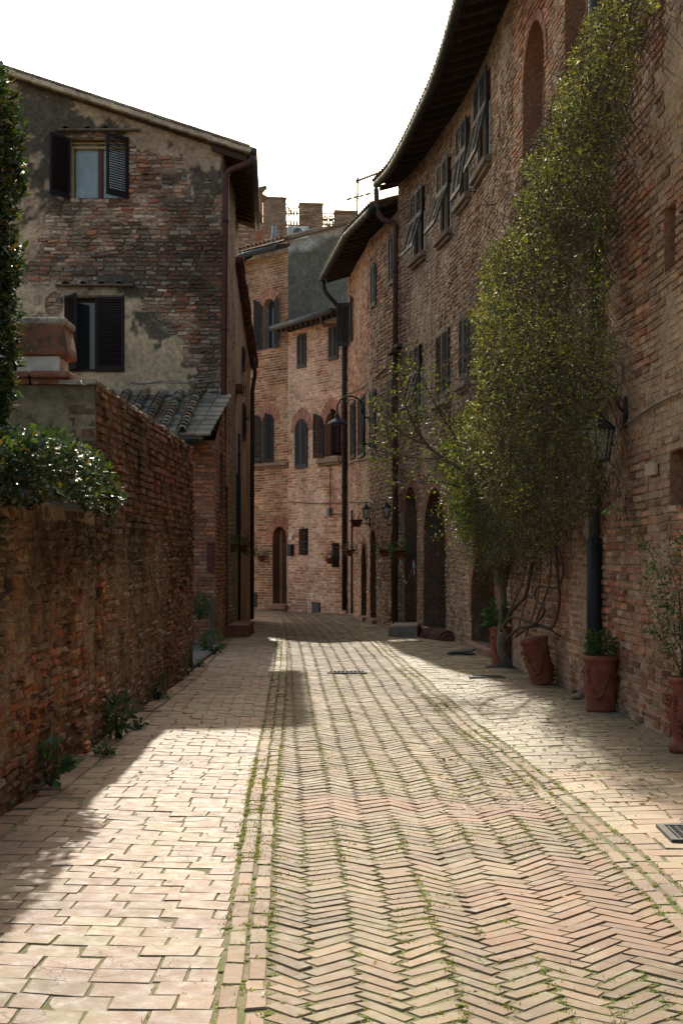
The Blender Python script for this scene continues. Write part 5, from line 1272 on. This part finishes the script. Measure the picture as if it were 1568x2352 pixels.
bush('broad_leaf_plant','broad leaved green plant in the pot behind the bent trunk','plant',V3(2.22,21.0,.70),.17,70,.12,GG,M_leafv,61,asp=.8,sz=1.0)
bush('small_bush','small feathery green bush in the pot by the black pipe','plant',V3(2.58,14.75,.68),.165,620,.045,GG,M_leafv,62,asp=.35,sz=1.05)
cr=thing('climbing_rose','straggly climbing rose rising from the urn at the right edge','rose',(2.73,11.75,.6)); m=MB(); tips=[]
for k in range(16):
    t=twig(m,V3(2.73+random.gauss(0,.03),11.75+random.gauss(0,.03),.56),V3(random.gauss(0,.25),random.gauss(0,.25),1),random.uniform(.7,1.45),.006,(.08,.07,.035),12,.16,-.01); tips+=t[4:]
    for q in t[4::2]: tips+=twig(m,q,V3(random.gauss(-.2,1),random.gauss(0,1),random.gauss(.2,.5)),random.uniform(.12,.35),.003,(.08,.08,.035),4,.2)[2:]
m.build('stems',M_bark,cr); tips=np.array(tips); m=MB(); leaves(m,tips[RNG.integers(0,len(tips),1500)]+RNG.normal(0,.03,(1500,3)),.042,GG+[(.10,.12,.03)],asp=.45,seed=63); m.build('foliage',M_leafv,cr)
WG='weeds at the foot of the left wall'
for (u,v,r,n,size,lab,asp,sz) in ((88,1800,.12,26,.11,'large leaved weed at the foot of the left wall nearest the camera',.7,1.3),(272,1690,.15,150,.075,'bushy weed with pale blue green leaves against the left wall',.5,1.3),(350,1600,.11,90,.06,'small leafy weed sprouting halfway along the left wall',.5,1.2),(487,1496,.16,150,.075,'leafy weed by the old house drainpipe',.6,1.2),(450,1428,.22,420,.05,'dark shrub in the gap beside the lean-to wall',.5,1.1),(240,1725,.08,90,.04,'low trailing weed just before the bushy one',.5,.5),(318,1668,.07,60,.04,'tiny flat weed just beyond the bushy one',.5,.5),(442,1525,.06,50,.04,'tiny weed at the far end of the garden wall',.5,1.0)):
    x,y=G(u,v+8); 
    if u==450: x,y,z=-2.36,24.6,.5
    elif u==487: z=.0
    else: x=max(x,-1.98); z=0
    z=float(gz(x,y)) if z==0 else z
    bush('weed' if u!=450 else 'dark_shrub',lab,'weed' if u!=450 else 'shrub',V3(x,y,z+r*sz*.95),r,n,size,[(.05,.10,.05),(.04,.08,.035),(.065,.12,.06),(.03,.06,.025)],M_leafg if u in(88,272) else M_leafv,700+u,asp=asp,sz=sz,group=WG if u!=450 else None,base=V3(x,y,z))
for (u,v,lab,sd) in ((1286,1572,'dark green weed between the leaning pot and its upright neighbour',1),(1520,1668,'small weed at the right wall foot beside the urn',2)):
    x,y=G(u,v); z=float(gz(x,y)); bush('weed',lab,'weed',V3(x,y,z+.08),.11,90,.055,[(.03,.07,.03),(.04,.08,.03)],M_leafv,800+sd,asp=.5,sz=.8,base=V3(x,y,z))
m=MB()
for k in range(16):
    x,y=G(random.uniform(1290,1355),random.uniform(1578,1612)); m.blob(V3(x+.12,y,float(gz(x,y))+.02),random.uniform(.03,.06),np.array((.28,.21,.15))*random.uniform(.5,1.1),.7)
tag(m.build('rubble_heap',M_stone,base=True),'crumbled stones at the right wall foot between the pots','rubble',kind='stuff')
# hanging pots
def hang(path,u,v,o,label,gcol,seed,r=.12,h=.17,n=260,spread=.16,group='flower pots hung on the walls',trail=0,Y=None):
    if path is not None: q,z=path.sz(u,v); c=path.M(q,z,o); nn=V3(*path.n(q),0)
    else: c=P(u,v,Y); nn=V3(1,0,0)
    t=thing('hanging_pot',label,'flower pot',tuple(c-V3(0,0,h/2)),group); fr=(c-V3(0,0,h/2),V3(1,0,0),V3(0,1,0),V3(0,0,1))
    m=MB(); m.lathe(fr,[(r*.6,0),(r*.64,.01),(r*.95,h*.85),(r*1.08,h*.86),(r*1.08,h),(r*.95,h),(r*.9,h*.9),(.01,h*.88)],16,(.20,.06,.035)); m.build('pot',M_terra,t,smooth=True)
    m=MB(); m.tube([c-nn*(o+.02)+V3(0,0,-.02),c-nn*r],.01,(.02,.02,.02),5); m.tube([c+V3(r*1.1*math.cos(a*PI/8),r*1.1*math.sin(a*PI/8),h*.3) for a in range(17)],.008,(.02,.02,.02),5,False); m.build('bracket',M_iron,t)
    rg=np.random.default_rng(seed); p=c+V3(0,0,h*.6)+rg.normal(0,spread*.55,(n,3))*np.array((1,1,.75)); 
    if trail: p[:,2]-=np.abs(p[:,0]-c[0])*trail
    m=MB(); leaves(m,p,.05,gcol,asp=.45,seed=seed,droop=.2); m.build('plant',M_leafv,t)
hang(p2,536,1252,.42,'red hanging pot with bright green plant on the left facade','',0) if 0 else None
hang(None,534,1258,.20,'terracotta hanging pot with bright green plant on the left plastered facade',GG,91,Y=29.5)
hang(None,556,1260,.20,'darker hanging pot of trailing leaves behind the bright one on the left facade',[(.02,.045,.02),(.03,.06,.02)],92,Y=32.5,spread=.26,n=500,trail=.6)
hang(r2,911,1270,.28,'terracotta pot hung left of the brown drainpipe foot',GG,93,spread=.17)
hang(r1,948,1272,.28,'terracotta pot hung beside the arched door right of the brown drainpipe',GG,94,spread=.18,n=320,r=.13)
hang(r2,822,1270,.22,'black hanging pot with dry flowers beside the thin rusty pipe',[(.12,.08,.05),(.08,.06,.03)],95,spread=.15)
hang(r2,862,1202,.45,'small reddish pot hung under the twin wall lanterns',[(.05,.05,.03)],96,spread=.06,n=30,r=.14)
hang(e1,612,1282,.2,'dark pot with drooping plant left of the arched end door',[(.05,.08,.03),(.035,.06,.03)],97,spread=.2)
hang(e2,768,1288,.15,'dark pot with a withered plant before the small barred window',[(.10,.08,.05),(.05,.05,.03)],98,spread=.16)
# terracotta planter on the left facade
tb=thing('wall_planter','rectangular terracotta planter in an iron holder high on the left facade','planter',tuple(P(548,903,31.0)))
m=MB(); o0=P(548,903,31.0); m.bevbox((o0,V3(1,0,0),V3(0,1,0),V3(0,0,1)),-.12,.10,-.25,.25,0,.17,.01,(.20,.065,.04)); m.build('trough',M_terra,tb)
m=MB()
for y in(-.28,.28): m.tube([o0+V3(-.14,y,-.03),o0+V3(.13,y,-.03),o0+V3(.13,y,.2)],.008,(.02,.02,.02),5)
m.tube([o0+V3(.13,-.28,.12),o0+V3(.13,.28,.12)],.008,(.02,.02,.02),5); m.build('holder',M_iron,tb)
for (u,v,lab) in((556,842,'upper empty iron bracket on the left facade'),(560,960,'lower empty iron bracket on the left facade')):
    m=MB(); o0=P(u,v,33.5); m.tube([o0+V3(-.15,0,0),o0+V3(.12,0,0),o0+V3(.12,0,.1)],.009,(.02,.02,.02),5); m.tube([o0+V3(-.15,.3,0),o0+V3(.12,.3,0),o0+V3(.12,0,0)],.009,(.02,.02,.02),5); tag(m.build('wall_bracket',M_iron),lab,'bracket')
# ---- street lamp on bracket
sl=thing('street_lamp','black street lamp with a dish shade on a scrolled iron arch bracket','street lamp',tuple(r2.M(r2.hit(848),2.6,.0)))
YL=34.2; L_=lambda u,v: P(u,v,YL)
m=MB(); bx=L_(833,985)
wq=r2.hit(846); 
m.tube([L_(835,930),L_(835,1030)],.022,(.022,.024,.03),8)
for v in(958,1019): e=r2.M(r2.hit(848),ZV(v,34.6),0); m.tube([L_(835,v),e],.02,(.022,.024,.03),8); m.tube([e+V3(-.03,-.0,0),e],.06,(.022,.024,.03),10)
arc=[L_(774+ (833-774)*.5-29.5*math.cos(PI*k/16),938-28*math.sin(PI*k/16)) for k in range(17)]
m.tube([L_(774.5,955)]+arc+[L_(833.5,950)],.020,(.022,.024,.03),8)
for (cu,cv,r) in((808,925,8),(796,920,5),(820,922,6),(788,935,4)): m.tube([L_(cu+r*math.cos(k*PI/8),cv+r*math.sin(k*PI/8)) for k in range(15)],.009,(.022,.024,.03),6,False)
m.tube([L_(783,915),L_(779,921),L_(786,928),L_(796,930)],.009,(.022,.024,.03),6); m.tube([L_(820,930),L_(828,938),L_(832,948)],.009,(.022,.024,.03),6)
m.build('bracket',M_iron,sl,smooth=True)
m=MB(); c0=L_(774.5,972); fr=(c0,V3(1,0,0),V3(0,1,0),V3(0,0,1)); m.lathe(fr,[(.235,-.03),(.23,-.02),(.19,.03),(.12,.075),(.07,.10),(.055,.15),(.05,.20),(.03,.21),(.02,.28),(.001,.28)],24,(.035,.04,.05)); m.build('lamp_shade',M_metal,sl,smooth=True)
m=MB(); m.lathe(fr,[(.001,-.055),(.06,-.05),(.08,-.03),(.08,-.0)],14,(.3,.3,.28)); m.build('bulb',M_cloth,sl,smooth=True)
# ---- lanterns
def lantern(c,s,wallp,label,group=None,gl=.5):
    t=thing('wall_lantern',label,'lantern',tuple(c-V3(0,0,.2*s)),group); fr=(c,V3(1,0,0),V3(0,1,0),V3(0,0,1)); col=(.02,.025,.027)
    def sq(prof,n=6,rot=0): return prof
    m=MB(); z=lambda a:a*s
    top=[(z(.125),z(.10)),(z(.135),z(.115)),(z(.09),z(.165)),(z(.04),z(.20)),(z(.035),z(.225)),(z(.012),z(.24)),(z(.012),z(.29)),(.001,z(.29))]
    m.lathe(fr,top,6,col); m.build('roof',M_metal,t)
    m=MB()
    for k in range(6):
        a=2*PI*k/6; m.tube([fr[0]+V3(.115*s*math.cos(a),.115*s*math.sin(a),.10*s),fr[0]+V3(.07*s*math.cos(a),.07*s*math.sin(a),-.15*s)],.006*s+.002,col,5)
    m.lathe(fr,[(.001,z(-.2)),(z(.02),z(-.19)),(z(.03),z(-.17)),(z(.078),z(-.16)),(z(.078),z(-.145)),(.001,z(-.14))],6,col); m.build('cage',M_iron,t)
    m=MB(); pr=[(.066*s,-.145*s),(.11*s,.10*s)]; v=[fr[0]+V3(r*math.cos(2*PI*k/6),r*math.sin(2*PI*k/6),zz) for r,zz in pr for k in range(6)]; m.add(v,[(k,(k+1)%6,6+(k+1)%6,6+k) for k in range(6)],(.5,.5,.45)); m.build('glass',M_lglass,t)
    m=MB(); m.lathe(fr,[(.01,z(-.1)),(z(.03),z(-.06)),(z(.036),z(0)),(z(.02),z(.05)),(.001,z(.06))],10,(.6,.58,.5)); m.build('bulb',M_cloth,t,smooth=True)
    return t,fr
tL,fr=lantern(P(1377,1015,14.3),1.15,None,'large dark wall lantern half hidden in the right edge of the vine')
m=MB(); c=fr[0]; w=r0.M(r0.hit(1440),ZV(948,14.4),.0); tp=c+V3(0,0,.39); m.tube(bend([tp,tp+V3(0,0,.12),(tp+w)/2+V3(0,0,.16),w+V3(-.08,0,.03),w],r=.12),.014,(.02,.025,.027),7); m.lathe((w,V3(0,1,0),V3(0,0,1),V3(-1,0,0)),[(.07,0),(.07,.02),(.02,.03)],10,(.02,.03,.03)); m.tube([w+V3(-.02,0,.15),w+V3(-.03,0,-.15)],.02,(.02,.03,.03),6); m.build('bracket',M_iron,tL,smooth=True)
for (u,v,uu,path,lab) in((840,1178,851,r2,'left one of the small twin lanterns above the arched doorway'),(887,1175,905,r2,'right one of the small twin lanterns above the arched doorway')):
    q=path.hit(uu); w=path.M(q,ZV(v+22,path.xy(q)[1]),0); YY=w[1]-.15; c=P(u,v,YY)
    tL,fr=lantern(c,.85,None,lab,'small twin lanterns'); m=MB(); m.tube(bend([c-V3(0,0,.2),c-V3(0,0,.30),w+(c-w)*.3-V3(0,0,.12),w],r=.1),.012,(.02,.025,.027),6); m.tube([w+V3(-.02,0,.12),w+V3(-.02,0,-.12)],.022,(.02,.025,.027),6); m.build('bracket',M_iron,tL)
# red and white tape
m=MB(); pts=[]; 
for k in range(21):
    t=k/20; pts.append(r1.M(0,0,0)*0+P(917+ (948-917)*t,1290+60*math.sin(PI*t)*(1-.3*t),29.6))
pts+= [P(950,1330-40*j/5,29.4) for j in range(6)]
for i in range(len(pts)-1): 
    a,b=pts[i],pts[i+1]; m.add([a,b,b+V3(0.02,0,.04),a+V3(0.02,0,.04)],[(0,1,2,3)],(.45,.03,.03) if i%2 else (.55,.53,.5))
tag(m.build('barrier_tape',M_cloth),'red and white barrier tape looped between the hanging pots','tape')
# ---------------------------------------------------------------- grass, moss, fallen leaves (uncountable)
def tufts(pts,h,n,seed,cols,spread=.012,name='grass',label='short green grass and moss in the brick joints',cat='grass'):
    rg=np.random.default_rng(seed); pts=np.asarray(pts); q=np.repeat(pts,n,0); N_=len(q); xy=q+rg.normal(0,spread,(N_,2)); z=gz(xy[:,0],xy[:,1])-.012
    hh=h*rg.uniform(.4,1.3,N_)*(.8+.6*(rg.random(N_)<.2)); a=rg.uniform(0,2*PI,N_); w=.0024+.0012*rg.random(N_); lean=rg.normal(0,.35,(N_,2))*hh[:,None]
    dx=np.cos(a)*w; dy=np.sin(a)*w
    b0=np.stack([xy[:,0]-dx,xy[:,1]-dy,z],1); b1=np.stack([xy[:,0]+dx,xy[:,1]+dy,z],1); mid=np.stack([xy[:,0]+lean[:,0]*.4,xy[:,1]+lean[:,1]*.4,z+hh*.6],1); tip=np.stack([xy[:,0]+lean[:,0],xy[:,1]+lean[:,1],z+hh],1)
    v=np.stack([b0,b1,mid+np.stack([dx,dy,0*dx],1)*.8,mid-np.stack([dx,dy,0*dx],1)*.8,tip],1).reshape(-1,3)
    f=(np.arange(N_)[:,None]*5+np.array((0,1,2,3))[None]).tolist(); f2=(np.arange(N_)[:,None]*5+np.array((3,2,4))[None]).tolist()
    c=np.repeat(np.array(cols)[rg.integers(0,len(cols),N_)]*rg.uniform(.6,1.2,(N_,1)),5,0); m=MB(); m.V=[v]; m.Cc=[c]; m.F=f+f2; m.M=[0]*len(m.F); m.n=len(v)
    tag(m.build(name,M_grass),label,cat,kind='stuff')
def pickw(rec,wf,seed):
    r=np.array(rec); w=wf(r[:,0],r[:,1]); return r[np.random.default_rng(seed).random(len(r))<w]
GC=[(.12,.165,.03),(.15,.18,.035),(.09,.13,.024),(.18,.16,.04),(.15,.11,.04)]
def wR(x,y):
    c=x-(kl(y)+kr(y))/2-.07; per=HL/math.sqrt(2)*2; ph=np.abs(((c/per)%1)-.5)*2   # 0..1
    seam=np.clip((np.abs(ph-.5)-.36)*12,0,1)
    n=fbm(x*1.8,y*.9,92); return np.clip((n-.45)*3.6+seam*.8*(n>.38)+.12,0.05,.95)*(y>4)
kp=[]
for y in np.arange(3.6,27,.009):
    n_=float(fbm(y*1.1,3.3,191)); n2_=float(fbm(y*1.3,7.7,192))
    if random.random()<np.clip((n_-.42)*4.5,0.03,.9)*(1 if y<13 else .35): kp.append((float(kl(y))+random.choice((-.10,-.10,-.010,-.010,.082))+random.gauss(0,.016),y))
    if random.random()<np.clip((n2_-.5)*3,0.01,.35): kp.append((float(kr(y))+random.choice((-.052,.045,.15))+random.gauss(0,.008),y))
kp=np.array(kp)
tufts(np.concatenate([kp,pickw(recR,wR,1),pickw(recK,lambda x,y:np.where(x<.3,.95,.45)*np.clip((fbm(x*3,y*1.2,93)-.33)*5,0.15,1),2)]),.0145,18,3,GC,.018)
tufts(np.concatenate([pickw(recL,lambda x,y:np.clip((fbm(x*1.5,y*1.5,94)-.60)*3,0,.5),4),pickw(recP,lambda x,y:np.where(y>19,.65,.1)*np.clip((fbm(x*1.5,y*1.5,95)-.38)*4,0,1),5)]),.014,7,6,GC,.014,label='sparse grass in the joints of the side pavements')
# hummocks of moss on the joint lines
m=MB()
mp_=pickw(recR,lambda x,y:wR(x,y)*.8,11); mk_=pickw(recK,lambda x,y:np.where((x<.3),.8,.3)+0*y,12)
for x,y in np.concatenate([mp_,mp_+RNG.normal(0,.014,mp_.shape),mk_,kp[::2],kp[::2]+RNG.normal(0,.012,kp[::2].shape)]):
    if y<17: m.blob(V3(x,y,float(gz(x,y))-.010),random.uniform(.008,.022),np.array(random.choice([(.11,.14,.028),(.14,.16,.035),(.09,.11,.025),(.17,.13,.045)])),random.uniform(.3,.6))
tag(m.build('moss',M_bed,smooth=True),'cushions of olive moss along the herringbone joints','moss',kind='stuff')
def litter(n,seed,box,cols,size,name,label,cat):
    rg=np.random.default_rng(seed); P_=[]
    while len(P_)<n:
        u=rg.uniform(box[0],box[1]); v=rg.uniform(box[2],box[3])
        x,y=G(u,v)
        if x<np.interp(y,RWy,RWx)-.03: P_.append((x,y,float(gz(x,y))+.006))
    P_=np.array(P_); d=rg.normal(size=(n,3)); d[:,2]*=.15; d/=np.linalg.norm(d,axis=1)[:,None]; s=np.cross(d,np.array((0,0,1.))+rg.normal(0,.25,(n,3))); s/=np.linalg.norm(s,axis=1)[:,None]
    l=size*rg.uniform(.5,1.4,(n,1)); v=np.stack([P_,P_+d*l*.5-s*l*.22+[0,0,.004],P_+d*l,P_+d*l*.5+s*l*.22+[0,0,.006]],1).reshape(-1,3); f=(np.arange(n)[:,None]*4+np.arange(4)[None])
    m=MB(); m.addq(v,f,np.repeat(np.array(cols)[rg.integers(0,len(cols),n)],4,0)); tag(m.build(name,M_leafv),label,cat,kind='stuff')
litter(420,77,(1000,1568,1540,1850),[(.5,.5,.42),(.35,.33,.2),(.30,.20,.05),(.20,.12,.06),(.12,.14,.04)],.05,'fallen_leaves','small fallen leaves scattered on the right pavement below the vine','fallen leaves')
litter(90,78,(560,1568,1750,2350),[(.6,.6,.52),(.35,.3,.2),(.25,.15,.06)],.022,'petals','tiny pale petals and debris on the near paving','debris')
# roof weeds on the lean-to
m=MB(); q=np.stack([RNG.uniform(-3.4,-2.5,500),RNG.uniform(24.6,27.3,500)],1); q=q[fbm(q[:,0]*3,q[:,1]*2,99)>.5]; p=np.stack([q[:,0],q[:,1],lz(q[:,1])+.08],1)+RNG.normal(0,.03,(len(q),3)); leaves(m,p,.06,[(.07,.10,.03),(.10,.12,.04)],asp=.2,seed=7,out=np.array((0,0,1.5))); tag(m.build('roof_weeds',M_grass),'wispy weeds growing between the lean-to roof tiles','weeds',kind='stuff')
# ================================================================ LIGHT, SKY, CAMERA
sc=bpy.context.scene
elev=math.asin(SUN[2]); az=math.atan2(SUN[0],SUN[1])
W=bpy.data.worlds.new('World'); sc.world=W; W.use_nodes=True; nt=W.node_tree; bg=nt.nodes['Background']
sk=nt.nodes.new('ShaderNodeTexSky'); sk.sky_type='NISHITA'; sk.sun_disc=False; sk.sun_elevation=elev; sk.sun_rotation=az; sk.air_density=1.6; sk.dust_density=6.0; sk.ozone_density=1.0
nt.links.new(sk.outputs[0],bg.inputs[0]); bg.inputs[1].default_value=.135
sl_=bpy.data.lights.new('sun','SUN'); sl_.energy=3.9; sl_.angle=math.radians(.6); sl_.color=(1,.93,.82); so_=bpy.data.objects.new('sun',sl_); C.objects.link(so_)
so_.rotation_euler=Vector(tuple(SUN)).to_track_quat('Z','Y').to_euler(); so_.location=(0,0,30)
cd=bpy.data.cameras.new('camera'); co=bpy.data.objects.new('camera',cd); C.objects.link(co); sc.camera=co
cd.sensor_fit='VERTICAL'; cd.sensor_height=24; cd.lens=24*F/2352; cd.shift_y=(VH-1176)/2352; cd.clip_end=1500; cd.clip_start=.05
co.location=(0,0,CH); co.rotation_euler=(PI/2,0,0)
sc.view_settings.view_transform='Standard'; sc.view_settings.look='None'; sc.view_settings.exposure=1.05; sc.view_settings.gamma=1
sc.cycles.max_bounces=8; sc.cycles.diffuse_bounces=5; sc.cycles.transparent_max_bounces=12; sc.cycles.use_denoising=True
